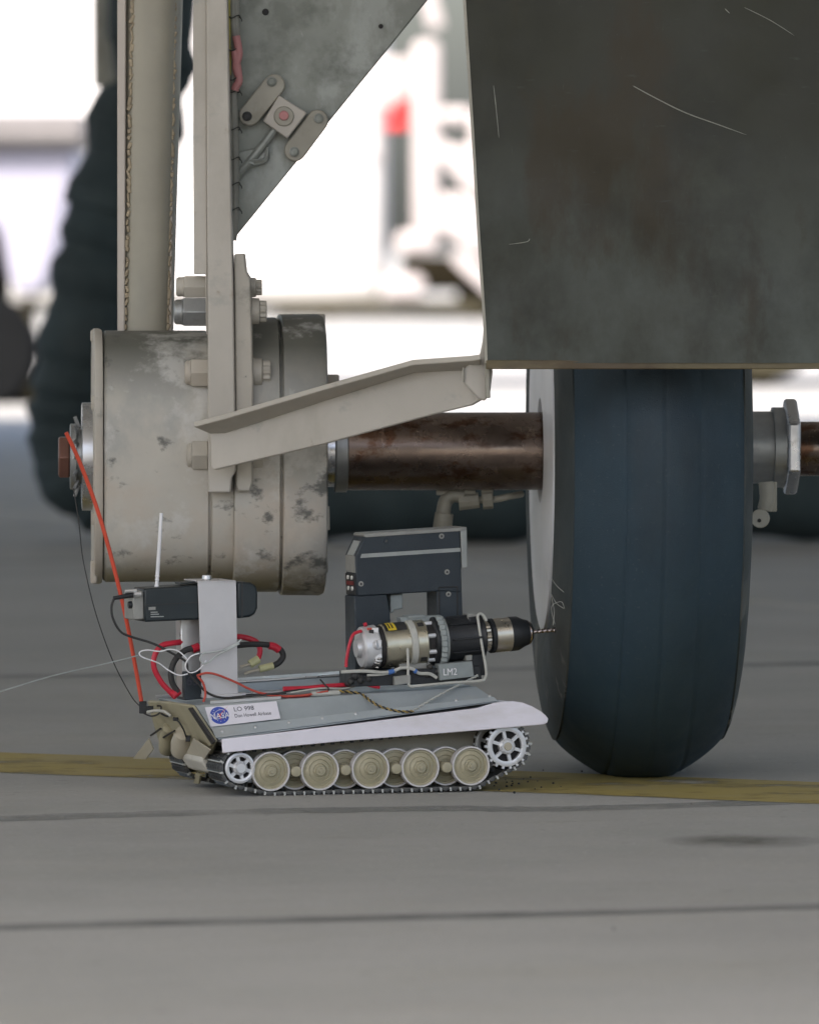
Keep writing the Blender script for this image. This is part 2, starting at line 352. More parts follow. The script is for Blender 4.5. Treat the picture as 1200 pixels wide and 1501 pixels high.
tag(ground_strip('dark_strip', 'dark_grey', [V((-60, 36.2, 0)), V((-20, 36.8, 0)), V((20, 37.5, 0)), V((60, 38, 0))], 3.2, 0.006, 0.02), kind='structure')  # dark grey band across the distant apron

b = MB()
for k in range(28):
    px, py = random.gauss(765, 38), 1137 + random.gauss(12, 8)
    if k % 15 == 0: px, py = random.uniform(100, 1150), random.uniform(1120, 1400)
    c = ground(px, py); r_ = random.uniform(0.0008, 0.0022)
    b.lathe([(0, 0), (r_ * 0.5, r_), (r_ * 1.5, r_ * 0.8), (r_ * 2, 0)], c + V((0, 0, r_ * 0.9)), V((random.uniform(-1, 1), random.uniform(-1, 1), 0.1)), 5)
tag(b.build('rubber_crumbs', 'tie_black', smooth=0), kind='stuff')

# ------------------------------------------------------------------ aircraft overhead (casts the shade everything stands in)
b = MB()
prof = [(-7.8, 4.5), (-6.5, 4.3), (0, 4.2), (10, 4.2), (19, 4.3), (23.6, 4.6), (19, 5.1), (8, 5.5), (-5, 5.2)]
b.prism([V((-12, y, z)) for y, z in prof], (24, 0, 0))
tag(b.build('aircraft_underside', 'aircraft_skin', bevel=0.1), kind='structure')

# ------------------------------------------------------------------ wheel and landing gear
GY = 0.5
GA = R(2.9)
GX = 0.346
GZ = CAMZ - (660 - HOR) * (CAMD + GY) / FPX
GM = Matrix.Translation((GX, GY, 0)) @ Matrix.Rotation(GA, 4, 'Z')
AX = V((math.cos(GA), math.sin(GA), 0)); AO = V((GX, GY, GZ))
def ax(px, D=12.36): return ((px - 600) * D / FPX - GX) / math.cos(GA)

wheel = thing('aircraft_wheel', 'worn black aircraft main wheel standing on the faded yellow stripe', 'wheel', GM)
RT = 0.51
half = [(0.0, 0.5105), (0.03, 0.5065), (0.045, 0.500), (0.06, 0.4915), (0.08, 0.480), (0.10, 0.466), (0.115, 0.453), (0.1235, 0.4435), (0.125, 0.4415), (0.1275, 0.4418), (0.133, 0.430), (0.139, 0.410), (0.1430, 0.39), (0.1460, 0.36), (0.1466, 0.33), (0.145, 0.30), (0.139, 0.276)]
prof = []
for x, r in reversed(half): prof.append((-x, r))
for gx_ in (): pass
prof += [(x, r) for x, r in half[1:]]
# finer tread with three worn grooves and a shoulder step
tread = []
def rad(x):
    x = abs(x)
    for (x0, r0), (x1, r1) in zip(half, half[1:]):
        if x0 <= x <= x1: return r0 + (r1 - r0) * (x - x0) / (x1 - x0)
    return 0.3
xs = [-0.125 + 0.250 * k / 72 for k in range(73)]
for x in xs:
    ws = 0.012 * max(0.0, min(1.0, (0.122 - abs(x)) / 0.03)); r = sum(rad(x + ws * q / 4) for q in range(-4, 5)) / 9
    for gx_ in (-0.052, 0.004, 0.058):
        d = abs(x - gx_)
        if d < 0.0035: r -= 0.0018 * (1 - d / 0.0035) ** 0.5
    tread.append((x, r))
prof = [(-x, r) for x, r in reversed(half) if x > 0.126] + tread + [(x, r) for x, r in half if x > 0.126]
b = MB(); b.mi = 0
b.lathe(prof + [(0.10, 0.285), (-0.10, 0.285)], V((0, 0, GZ)), V((1, 0, 0)), 160, closed=True)
for v in b.bm.verts:
    if v.co.z < 0.06:
        if v.co.z < 0.0:
            v.co.x *= 1 + min(0.06, -v.co.z * 3); v.co.z = 0.0005
for f in b.bm.faces:
    cx = abs(f.calc_center_median().x)
    f.material_index = 1 if cx > 0.126 else 0
tyre = b.build('tyre', ['rubber', 'sidewall'], wheel, GM, local=True, smooth=40)
b = MB()
for s in (-1, 1):
    b.lathe([(s * 0.10, 0.2), (s * 0.130, 0.276), (s * 0.1455, 0.274), (s * 0.1470, 0.268), (s * 0.1455, 0.258), (s * 0.1472, 0.20), (s * 0.1472, 0.08), (s * 0.12, 0.07)], V((0, 0, GZ)), V((1, 0, 0)), 96)
b.build('rim', 'wheel_white', wheel, GM, local=True)
b = MB()      # swarf threads curling from the drilled hole
for pts in ([(810, 917), (812, 895), (806, 868), (804, 850)], [(813, 915), (808, 890), (822, 882), (827, 892)], [(807, 846), (815, 858), (826, 868)], [(806, 868), (815, 884), (826, 892)]):
    b.tube([W(px, py, 0.10) for px, py in pts], 0.00026, 5)
b.build('rubber_swarf', 'white_wire', wheel)

gear = thing('landing_gear', 'beige painted landing gear leg with round hub drum and axle beside the tall tyre', 'landing gear', GM)
# axle stack (all along the axle line)
def axl(name, prof_px, m, seg=64, bevel=0.0, parent=None, zc=None, hexa=False, D=12.42):
    b = MB(); o = AO.copy()
    if zc is not None: o.z = CAMZ - (zc - HOR) * (CAMD + GY) / FPX
    k = (CAMD + GY) / FPX
    b.lathe([(ax(p, D), r * k) for p, r in prof_px], o, AX, 6 if hexa else seg, ph=math.pi / 6 if hexa else 0, fn=(lambda t, r, a: r * (abs(math.cos(a)) ** 3.6 + abs(math.sin(a)) ** 3.6) ** (-1 / 3.6)) if name in ('drum_shell', 'end_plate') else None)
    return b.build(name, m, parent or gear, bevel=bevel, smooth=0 if hexa else 35)
axl('axle_tube', [(500, 57), (806, 57)], 'brown_tube', zc=661)
axl('collar', [(489, 57), (491, 60), (507, 60), (508.5, 57)], 'dull_steel', zc=661)
axl('sleeve', [(466, 52), (489, 52)], 'steel', zc=661)
drum = thing('hub_drum', None, None, GM, parent=gear)
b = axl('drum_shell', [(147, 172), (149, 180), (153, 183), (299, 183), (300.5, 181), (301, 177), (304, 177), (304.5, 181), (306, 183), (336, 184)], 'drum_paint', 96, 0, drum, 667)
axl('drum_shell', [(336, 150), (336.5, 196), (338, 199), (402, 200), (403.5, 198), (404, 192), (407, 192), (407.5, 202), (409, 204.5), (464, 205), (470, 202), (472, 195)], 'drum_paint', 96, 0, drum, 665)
axl('end_plate', [(134, 150), (134, 183), (136, 186), (143, 186), (147, 184)], 'gear_paint', 96, 0, drum, 667)
axl('bearing_cap', [(118, 74), (119, 79), (134, 79), (135, 86), (140, 86)], 'steel', 64, 0, drum, 668)
axl('lock_washer', [(101, 46), (102, 48), (110, 48), (111, 40), (119, 40)], 'dull_steel', 48, 0, drum, 668)
axl('axle_nut', [(84, 31), (86, 34), (99, 34), (101, 32)], 'brown_nut', 6, 0.002, drum, 669)
b = MB()      # lock-washer tabs and cotter wires
for k in range(14):
    a = 2 * math.pi * k / 14
    p = AO + AX * ax(114, 12.42) + V((0, 0, CAMZ - (668 - HOR) * 12.5 / FPX - GZ))
    q = V((0, -math.cos(a), math.sin(a)))
    b.cyl(p + q * 0.046, p + q * 0.062 - AX * 0.006, 0.003, 0.0025, 6)
b.build('washer_tab', 'dull_steel', drum)
b = MB()      # ears and nuts on the drum rims
for px, py, w_, h_, Y in ((139, 492, 12, 18, 0.42), (139, 590, 10, 22, 0.31), (139, 760, 10, 18, 0.31), (138, 838, 10, 34, 0.34), (470, 480, 13, 40, 0.44), (476, 830, 9, 20, 0.36), (484, 556, 26, 14, 0.40)):
    k = (CAMD + Y) / FPX; b = MB(); b.box(W(px, py, Y), w_ * k, 0.035, h_ * k); b.build('rim_ear', 'gear_paint', drum, bevel=0.003)
# right-hand side of the wheel
axl('collar', [(1080, 53), (1136, 53), (1137, 50)], 'dull_steel', zc=656)
axl('ring', [(1134, 52), (1135, 59), (1152, 59), (1153, 55)], 'dull_steel', zc=656)
nut = axl('hex_nut', [(1152, 66), (1154, 71), (1169, 71), (1172, 66)], 'steel', zc=655, hexa=True, bevel=0.003)
axl('axle_tube', [(1170, 40), (1420, 40)], 'brown_tube', zc=658)
b = MB(); k = 12.4 / FPX
b.tube([W(1122, 706, 0.42), W(1124, 730, 0.42), W(1120, 748, 0.42)], 0.012, 10)
b.cyl(W(1114, 760, 0.40), W(1114, 760, 0.43), 0.0145, seg=20); b.box(W(1127, 728, 0.43), 22 * k, 0.02, 44 * k)
b.build('lug', 'lug_paint', gear, bevel=0.002)
b = MB(); b.cyl(W(1112.5, 763, 0.397), W(1112.5, 763, 0.401), 0.003, seg=10); b.build('lug_hole', 'black_gap', gear)
# brake-line fittings under the axle tube
b = MB()
b.tube([W(643, 790, 0.5), W(648, 760, 0.5), W(653, 735, 0.5), W(664, 726, 0.5), W(680, 728, 0.5)], 0.011, 12)
b.cyl(W(647, 785, 0.5), W(651, 752, 0.5), 0.0155, 0.0145, 14)
b.cyl(W(672, 736, 0.5), W(702, 733, 0.5), 0.0135, 0.0125, 10); b.cyl(W(707, 733, 0.5), W(722, 732, 0.5), 0.0145, seg=8)
b.tube([W(700, 733, 0.5), W(725, 732, 0.5), W(745, 728, 0.5), W(765, 724, 0.52)], 0.0055, 8)
b.box(W(714, 722, 0.5), 0.018, 0.012, 0.022); b.box(W(668, 722, 0.5), 0.06, 0.012, 0.008)
b.build('brake_line', 'lug_paint', gear, bevel=0.001)
b = MB(); b.tube([W(476.5, 690, 0.33), W(477, 718, 0.33), W(477.5, 742, 0.33)], 0.0012, 6); b.build('lock_wire', 'white_wire', gear)
b = MB(); b.cyl(W(478, 742, 0.33), W(478, 777, 0.33), 0.0055, 0.0065, 6); b.build('hanging_bolt', 'gear_paint', gear, bevel=0.001)

# column (left strut): round-faced post with a side flange and weld seams, running up to the aircraft
TOPZ = 4.3
def up(px_top, px_bot, ybot, Y, z):       # px at row 0 / row ybot extrapolated to height z
    zt = W(0, 0, Y).z; zb = W(0, ybot, Y).z
    t = (z - zb) / (zt - zb); px = px_bot + (px_top - px_bot) * t
    return V(((px - 600) * (CAMD + Y) / FPX, Y, z))
b = MB(); zb = W(0, 486, 0.5).z; rings = []
for zz in (zb, W(0, 250, .5).z, W(0, 0, .5).z, 1.9, TOPZ):
    l = up(183, 177, 483, 0.5, min(zz, 1.6)); r = up(268, 254, 483, 0.5, min(zz, 1.6)); hw = (r.x - l.x) / 2; c = (l + r) / 2
    rings.append([b.bm.verts.new(V((c.x + hw * math.copysign(abs(math.cos(a)) ** 0.75, math.cos(a)), 0.5 + 0.055 * math.copysign(abs(math.sin(a)) ** 0.75, math.sin(a)), zz))) for a in [2 * math.pi * k / 40 for k in range(40)]])
for A, B in zip(rings, rings[1:]):
    for k in range(40): b.face([A[k], A[(k + 1) % 40], B[(k + 1) % 40], B[k]])
b.face(rings[0]); b.face(rings[-1])
b.build('column', 'column_paint', gear)
b = MB()
for (xa0, xa1), (xb0, xb1), Y0, Y1 in (((171.5, 190), (172, 183), 0.45, 0.53), ((259, 266), (247, 252), 0.46, 0.52)):
    L0, R0 = up(xa0, xb0, 483, Y0, zb), up(xa1, xb1, 483, Y0, zb); L1, R1 = up(xa0, xb0, 483, Y0, 1.6), up(xa1, xb1, 483, Y0, 1.6)
    L1.z = R1.z = TOPZ; d = V((0, Y1 - Y0, 0))
    b.hexa([L0, R0, R0 + d, L0 + d, L1, R1, R1 + d, L1 + d])
b.build('column_flange', 'flange_paint', gear, bevel=0.002)
b = MB()
for k in range(70):
    y = 480 - k * 11 - random.uniform(0, 5)
    for xt, xb_ in ((194, 184), (257, 246)):
        p = W(xb_ + (xt - xb_) * (483 - y) / 483 + random.uniform(-1, 1), y, 0.4538 if xt < 200 else 0.4602)
        b.box(p, 0.005 * random.uniform(0.7, 1.3), 0.005, 0.011 * random.uniform(0.6, 1.4), Matrix.Rotation(random.uniform(-.5, .5), 3, 'Y'))
tag(b.build('weld_bead', 'weld', gear, bevel=0.0015), kind='stuff')

# twin clevis plates with their bolts
def plate(name, cols, Y0, Y1, m='plate_paint', top=None):
    b = MB(); d = V((0, Y1 - Y0, 0))
    b.prism([W(px, py, Y0) for px, py in cols], d); return b.build(name, m, gear, bevel=0.0025)
plate('clevis_plate', [(305, 722), (304, 400), (303, 250), (300, -900), (332, -900), (333, 0), (340, 350), (342, 420), (344, 560), (346, 690), (340, 700), (338, 722)], 0.235, 0.34)
plate('clevis_plate', [(302, 490), (301, 402), (284, 402), (283, 200), (284, -900), (301, -900), (303, 250), (304, 490)], 0.245, 0.33, 'plate_paint')
plate('clevis_plate', [(346, 712), (345, 560), (343, 372), (358, 371), (361, 398), (367, 408), (371, 560), (370, 708), (366, 720), (348, 720)], 0.245, 0.33, 'gear_paint')
bolt0 = None
for (xl, xr, py, hr, m) in ((258, 307, 420, 17, 'a'), (255, 308, 457, 22, 'b'), (271, 306, 546, 21, 'a'), (274, 305, 667, 22, 'a')):
    k = 12.24 / FPX; b = MB()
    b.mi = 1 if m == 'b' else 0
    L = (xr - xl) * k
    b.lathe([(0.0, hr * k * 0.72), (0.003, hr * k * 0.84), (L * 0.22, hr * k * 0.84), (L * 0.24, hr * k * 0.95)], W(xl, py, 0.28), (1, 0, 0), 24)
    b.lathe([(L * 0.24, hr * k * 1.0), (L * 0.28, hr * k * 1.08), (L, hr * k * 1.08)], W(xl, py, 0.28), (1, 0, 0), 6)
    b.build('nut', ['gear_paint', 'dull_steel'], gear, bevel=0.0012, smooth=30)
for (xl, xr, py, hr) in ((366, 384, 421, 14), (369, 391, 456, 19), (371, 397, 546, 21), (371, 399, 674, 20)):
    k = 12.24 / FPX; b = MB(); L = (xr - xl) * k
    b.lathe([(0, hr * k * 1.05), (L * 0.5, hr * k * 1.0), (L * 0.55, hr * k * 0.75)], W(xl, py, 0.28), (1, 0, 0), 24)
    b.lathe([(L * 0.55, hr * k * 0.78), (L * 0.95, hr * k * 0.78), (L, hr * k * 0.7)], W(xl, py, 0.28), (1, 0, 0), 24, fn=lambda t, r, a: r * (1 + 0.07 * math.copysign(1, math.sin(12 * a + .1))))
    b.build('bolt_head', 'gear_paint', gear, smooth=25)

# gusset plate
b = MB(); b.prism([W(331, -420, 0.36), W(967, -420, 0.36), W(626, 0, 0.36), W(338, 356, 0.36)], (0, 0.012, 0))
b.build('gusset_plate', 'bare_plate', gear, bevel=0.002)
for px, py, r in ((389, 17, 5), (558, 38, 3.5)): b = MB(); b.cyl(W(px, py, 0.3585), W(px, py, 0.3605), r * 12.36 / FPX, seg=18); b.build('rivet_hole', 'black_gap', gear)
def slot(b, p0, p1, wd, Y, th):
    p0, p1 = V((*p0, 0)), V((*p1, 0)); d = (p1 - p0).normalized(); n = V((-d.y, d.x, 0)); pts = []
    for k in range(9):
        a = -math.pi / 2 + math.pi * k / 8; q = p1 + (d * math.cos(a) + n * math.sin(a)) * wd; pts.append(W(q.x, q.y, Y))
    for k in range(9):
        a = math.pi / 2 + math.pi * k / 8; q = p0 + (d * math.cos(a) + n * math.sin(a)) * wd; pts.append(W(q.x, q.y, Y))
    b.prism(pts, (0, th, 0))
b = MB(); slot(b, (366, 168), (402, 124), 16, 0.335, 0.022); b.build('hinge_lug', 'lug_paint', gear, bevel=0.002)
b = MB(); slot(b, (432, 220), (465, 176), 16, 0.335, 0.022); b.build('hinge_lug', 'lug_paint', gear, bevel=0.002)
b = MB(); b.prism([W(x, y, 0.325) for x, y in ((409, 139), (450, 165), (421, 203), (385, 177))], (0, 0.02, 0)); b.build('hinge_plate', 'plate_paint', gear, bevel=0.002)
b = MB(); b.cyl(W(416, 170, 0.3251), W(416, 170, 0.321), 0.0155, 0.0145, 24); b.build('bushing', 'lug_paint', gear, bevel=0.001)
b = MB(); b.cyl(W(416, 169, 0.323), W(416, 169, 0.318), 0.0078, 0.007, 20); b.build('pin', 'cable_pink', gear, bevel=0.001)
pin0 = None
for px, py in ((398, 119), (467, 173), (431, 222), (362, 170)):
    b = MB(); b.lathe([(0, 0.0075), (0.004, 0.0072), (0.0045, 0.005), (0.003, 0.0045)], W(px, py, 0.335), (0, -1, 0), 18); b.build('hinge_bolt', 'bare_plate' if px != 362 else 'tie_black', gear)
b = MB(); b.tube([W(405, 186, 0.345), W(385, 213, 0.345), W(365, 238, 0.345), W(345, 260, 0.345)], 0.0065, 10, 2); b.tube([W(392, 215, .34), W(388, 232, .34), (W(366, 236, .34)), W(372, 240, .34)], 0.0025, 6)
b.build('link_rod', 'bare_plate', gear)
b = MB(); slot(b, (352, 235), (382, 228), 13, 0.348, 0.011); b.build('hinge_lug', 'bare_plate', gear, bevel=0.002)

# angle brace from the drum to the gear door
def brace_Y(px): return 0.205 - (px - 285) / 420.0 * 0.27
b = MB()
topw = [(308, 634), (330, 634), (470, 588), (605, 545), (690, 541), (712, 539)]
botw = [(309, 684), (313, 689), (470, 652), (640, 606), (690, 594), (714, 580)]
A = [V(W(x, y, brace_Y(x))) for x, y in topw]; B = [V(W(x, y, brace_Y(x))) for x, y in botw]
th = V((0.004, 0.012, 0))
fa = [b.bm.verts.new(p) for p in A]; fb = [b.bm.verts.new(p) for p in B]; ga = [b.bm.verts.new(p + th) for p in A]; gb = [b.bm.verts.new(p + th) for p in B]
N = len(A)
for k in range(N - 1):
    b.face([fa[k], fa[k + 1], fb[k + 1], fb[k]]); b.face([ga[k], gb[k], gb[k + 1], ga[k + 1]])
    b.face([fa[k], ga[k], ga[k + 1], fa[k + 1]]); b.face([fb[k], fb[k + 1], gb[k + 1], gb[k]])
b.face([fa[0], fb[0], gb[0], ga[0]]); b.face([fa[-1], ga[-1], gb[-1], fb[-1]])
b.build('brace_web', 'plate_paint', gear, bevel=0.002)
b = MB()
inner = [(308, 636), (330, 636), (470, 590), (605, 547), (690, 543), (704, 541)]
outer = [(284, 626), (330, 614), (470, 573), (605, 535), (690, 529), (704, 527)]
A = [W(x, y, brace_Y(x) + 0.004) for x, y in inner]; B = [W(x, y, brace_Y(x) - 0.055) for x, y in outer]
th = V((0, 0.002, 0.008))
fa = [b.bm.verts.new(p) for p in A]; fb = [b.bm.verts.new(p) for p in B]; ga = [b.bm.verts.new(p + th) for p in A]; gb = [b.bm.verts.new(p + th) for p in B]
for k in range(N - 1):
    b.face([fa[k], fa[k + 1], fb[k + 1], fb[k]]); b.face([ga[k], gb[k], gb[k + 1], ga[k + 1]])
    b.face([fa[k], ga[k], ga[k + 1], fa[k + 1]]); b.face([fb[k], fb[k + 1], gb[k + 1], gb[k]])
b.face([fa[0], fb[0], gb[0], ga[0]]); b.face([fa[-1], ga[-1], gb[-1], fb[-1]])
b.build('brace_flange', 'gear_paint', gear, bevel=0.0015)

# ------------------------------------------------------------------ gear door
DY = -0.10
door = thing('gear_door', 'large dark olive stained gear door panel hanging above the tyre', 'panel', Matrix.Translation(W(950, 530, DY)))
b = MB(); rows = [532, 490, 420, 330, 240, 160, 80, 0, -100, -300, -600, -1600, -3060]
left = [712, 710.5, 706, 700, 695, 690, 685, 680, 674, 664, 650, 640, 640]
def doorY(py):
    t = min((532 - py) / 532.0, 2.2); return DY - 0.03 + 0.05 * t + 0.012 * t ** 2
nx = 14; gridf, gridb = [], []
for r_, lx in zip(rows, left):
    rf, rb = [], []
    for k in range(nx + 1):
        px = lx + (1560 - lx) * k / nx; bulge = -0.010 * math.sin(math.pi * k / nx)
        p = W(px, r_, doorY(r_) + bulge); rf.append(b.bm.verts.new(p)); rb.append(b.bm.verts.new(p + V((0, 0.016, 0))))
    gridf.append(rf); gridb.append(rb)
for i in range(len(rows) - 1):
    for k in range(nx):
        b.face([gridf[i][k], gridf[i][k + 1], gridf[i + 1][k + 1], gridf[i + 1][k]]); b.face([gridb[i][k], gridb[i + 1][k], gridb[i + 1][k + 1], gridb[i][k + 1]])
    b.face([gridf[i][0], gridf[i + 1][0], gridb[i + 1][0], gridb[i][0]]); b.face([gridf[i][nx], gridb[i][nx], gridb[i + 1][nx], gridf[i + 1][nx]])
for k in range(nx):
    b.face([gridf[0][k], gridb[0][k], gridb[0][k + 1], gridf[0][k + 1]]); b.face([gridf[-1][k], gridf[-1][k + 1], gridb[-1][k + 1], gridb[-1][k]])
b.build('panel_skin', 'door_paint', door)
b = MB()
P = [W(lx - 1.5, r_, doorY(r_) - 0.002) for r_, lx in zip(rows, left)]
for p, q in zip(P, P[1:]):
    o_ = V((0.004, 0, 0)); d_ = V((0, 0.022, 0)); b.hexa([p, p + o_, p + o_ + d_, p + d_, q, q + o_, q + o_ + d_, q + d_])
b.build('edge_strip', 'lug_paint', door)
b = MB(); p = W(712, 541, doorY(532) - 0.003); q = W(1560, 541, doorY(532) - 0.013)
b.hexa([p, q, q + V((0, .03, 0)), p + V((0, .03, 0)), p + V((0, 0, .013)), q + V((0, 0, .013)), q + V((0, .03, .013)), p + V((0, .03, .013))])
b.build('bottom_strip', 'edge_olive', door, bevel=0.0015)
b = MB(); b.prism([W(x, y, -0.085) for x, y in ((709, 478), (716, 500), (722, 545), (718, 578), (710, 588), (700, 584), (678, 560), (676, 545), (692, 528), (703, 520), (707, 500))], (0, 0.012, 0))
b.build('door_bracket', 'plate_paint', door, bevel=0.003)
b = MB(); b.box(W(714, 552, -0.094), 0.007, 0.014, 0.062, Matrix.Rotation(R(-2), 3, 'Y')); b.box(W(679, 549, -.088), 0.003, .004, .022)
b.build('bracket_rib', 'lug_paint', door, bevel=0.002)
def on_door(px, py):
    k = (px - 705) / 855.0; return W(px, py, doorY(py) - 0.010 * math.sin(math.pi * max(0, min(1, k))) - 0.0008)
for pts, r in (([(927, 125), (960, 143), (1005, 165), (1060, 185), (1123, 208)], 0.0009), ([(1090, 10), (1130, 30), (1172, 57)], 0.0006), ([(723, 124), (726, 150), (729, 180), (732, 212)], 0.0006), ([(745, 358), (772, 354), (776, 348)], 0.0006), ([(1062, 12), (1070, 20)], 0.0006)):
    b = MB(); N_ = 30
    b.tube([on_door(x, y) for x, y in pts], r, 6, 8, rfn=lambda t, r=r: r * (0.35 + 0.65 * math.sin(math.pi * min(1, t * 1.1 + 0.05)) ** 0.5 if 0 < t < 0.86 else 0.3 * r)); b.build('scratch', 'scratch', door)

# ------------------------------------------------------------------ cable bundle on the leg
cb = thing('cable_bundle', 'bundle of grey and pink cables tied along the leg beside the triangular plate', 'cables', Matrix.Translation(W(343, 340, 0.34)))
for pts, r, m in (([(340, -300), (342, 0), (345, 60), (342, 130), (345, 220), (345, 300), (343, 338), (341, 352)], 0.0055, 'cable_grey'), ([(348, -300), (347, 30), (350, 90), (342, 150), (338, 230), (341, 300), (342, 345)], 0.004, 'cable_grey'),
                  ([(337, -300), (335, 20), (335, 70), (338, 110)], 0.0035, 'cable_yellow'), ([(346, 52), (350, 78), (346, 95), (348, 108)], 0.006, 'cable_pink'), ([(344, 74), (348, 100), (350, 118), (346, 126), (344, 132)], 0.006, 'cable_pink')):
    b = MB(); b.tube([W(x, y, 0.325 if m != 'cable_pink' else 0.316) for x, y in pts], r, 10); b.build({'cable_grey': 'grey_cable', 'cable_pink': 'pink_sleeve', 'cable_yellow': 'yellow_cable'}[m], m, cb)
for y in (24, 72, 115, 133, 188, 232, 269, 306):
    b = MB(); x = 344; pts = [W(x + 7.5 * math.cos(a), y + 2.2 * math.sin(2 * a), 0.322 + 0.011 * math.sin(a)) for a in [2 * math.pi * k / 12 for k in range(13)]]
    b.tube(pts, 0.0009, 5, 2); b.tube([W(351, y, 0.316), W(354, y + 4, 0.314), W(354.5, y + 7, 0.314)], 0.0008, 5, 3); b.build('lacing', 'tie_black', cb)

# ------------------------------------------------------------------ air hose behind
HY = 10.3
hose = thing('air_hose', 'thick black ribbed air hose hanging behind the gear leg and lying along the ground', 'hose', Matrix.Translation(W(120, 790, HY)))
P = [W(x, y, HY) for x, y in ((226, -1490), (225, -600), (222, 0), (213, 100), (195, 200), (168, 300), (146, 400), (128, 500), (114, 580), (110, 640), (122, 690), (165, 715), (240, 722), (420, 722), (650, 724), (900, 722), (1150, 722), (1500, 726), (2200, 730))]
rk = (CAMD + HY) / FPX
b = MB()
N_ = len(P) * 1
b.tube(P, 0, 28, 22, rfn=lambda t: rk * (68 + 4.5 * math.sin(t * 2 * math.pi * 24 + 1.5 * math.sin(t * 41)) + 2.0 * math.sin(t * 97) + 1.0 * math.sin(t * 331)))
b.build('hose_sleeve', 'hose_fabric', hose)
for i in (1, 5): 
    p, q = P[i], P[i + 1]; d = (q - p).normalized(); b = MB()
    b.lathe([(-0.02, rk * 72), (-0.015, rk * 75), (0.015, rk * 75), (0.02, rk * 72)], p, d, 28); b.build('hose_clamp', 'hose_fabric', hose)
b = MB()      # thin rope stay beside the hose
b.tube([W(147, -1490, HY - .35), W(147, 0, HY - .35), W(152, 60, HY - .35), W(160, 120, HY - .35)], 0.02, 8); b.build('strap', 'cable_grey', hose)

# ------------------------------------------------------------------ background vehicles
def pbox(b, x0, y0, x1, y1, Y, dep):
    p = W(x0, y1, Y); q = W(x1, y0, Y); c = (p + q) / 2; c.y = Y + dep / 2; b.box(c, q.x - p.x, dep, q.z - p.z)
def wheel_at(parent, px, py, r, Y, wd=0.35):
    c = W(px, py, Y); mw_ = Matrix.Translation(c)
    wp = thing('wheel', None, None, mw_, parent=parent)
    b = MB(); b.lathe([(0, r * 0.5), (0, r * 0.9), (0.04, r), (wd - 0.04, r), (wd, r * 0.9), (wd, r * 0.5)], c, (0, 1, 0), 28); b.build('tyre', 'tyre_black', wp)
    b = MB(); b.lathe([(-0.01, r * 0.15), (0.03, r * 0.5), (wd * 0.9, r * 0.5)], c, (0, 1, 0), 20); b.build('rim', 'truck_dark', wp)
TY = 84.0
tr = thing('box_truck', 'sunlit white box truck parked far behind the landing gear', 'truck', Matrix.Translation(W(400, 465, TY)))
b = MB(); pbox(b, -420, -160, 566, 442, TY, 2.6); b.build('cargo_body', 'truck_white', tr, bevel=0.22, seg=4)
b = MB(); pbox(b, -400, 440, 560, 456, TY + 0.3, 2.2); b.build('chassis', 'truck_olive', tr)
b = MB(); pbox(b, 400, 225, 560, 232, TY - 0.03, 0.05); pbox(b, 90, 225, 380, 232, TY - .03, .05); b.build('side_rail', 'truck_grey', tr)
for px in (-250, -180, 480): wheel_at(tr, px, 441, 0.2, TY + 0.2)
b = MB(); pbox(b, 548, 85, 604, 160, TY - 0.6, 0.5); b.build('lamp_housing', 'truck_grey', tr, bevel=0.06)
b = MB(); b.prism([W(x, y, TY - 0.75) for x, y in ((560, 188), (600, 188), (604, 142), (584, 140), (572, 160))], (0, 0.4, 0)); b.build('tail_lamp', 'lamp_red', tr, bevel=0.03)
SY = 82.6
st = thing('stair_truck', 'grey boarding stair truck with diagonal braces beside the white box truck', 'stair truck', Matrix.Translation(W(680, 465, SY)))
def strut(x0, y0, x1, y1, wpx, name='brace', m='truck_grey', Y=SY):
    b = MB(); p, q = W(x0, y0, Y), W(x1, y1, Y); k = (CAMD + Y) / FPX; d = (q - p); L = d.length; d.normalize()
    n = V((-d.z, 0, d.x)) * wpx * k / 2; t = V((0, 0.3, 0))
    b.hexa([p - n, p + n, p + n + t, p - n + t, q - n, q + n, q + n + t, q - n + t]); b.build(name, m, st, bevel=0.02)
for x0, y0, x1, y1 in ((606, 60, 644, 372), (690, 165, 760, 372), (705, -200, 760, 165)): b = MB(); pbox(b, x0, y0, x1, y1, SY, 0.5); b.build('post', 'truck_grey', st, bevel=0.08)
for x0, y0, x1, y1 in ((640, 158, 694, 182), (640, 214, 694, 238), (640, 284, 694, 326), (580, 340, 634, 372)): b = MB(); pbox(b, x0, y0, x1, y1, SY + 0.05, 0.4); b.build('step', 'truck_grey', st, bevel=0.08)
strut(640, 40, 612, -60, 22); strut(640, 210, 720, 300, 22); strut(640, 318, 720, 372, 24)
b = MB(); pbox(b, 588, 374, 1000, 427, SY, 4); b.build('chassis', 'truck_dark', st, bevel=0.05)
b = MB(); pbox(b, 560, 403, 622, 438, SY - 0.5, 1.2); b.build('step_box', 'truck_grey', st, bevel=0.08)
b = MB(); pbox(b, 400, 440, 1000, 462, SY - 0.4, 0.8); b.build('shade_strip', 'truck_olive', st, bevel=0.05)  # olive strip painted in as the shadow beneath the trucks
strut(668, 372, 730, 430, 22, 'brace', 'truck_grey', SY - 0.6)
for px in (700, 860): wheel_at(st, px, 436, 0.25, SY + 0.3)
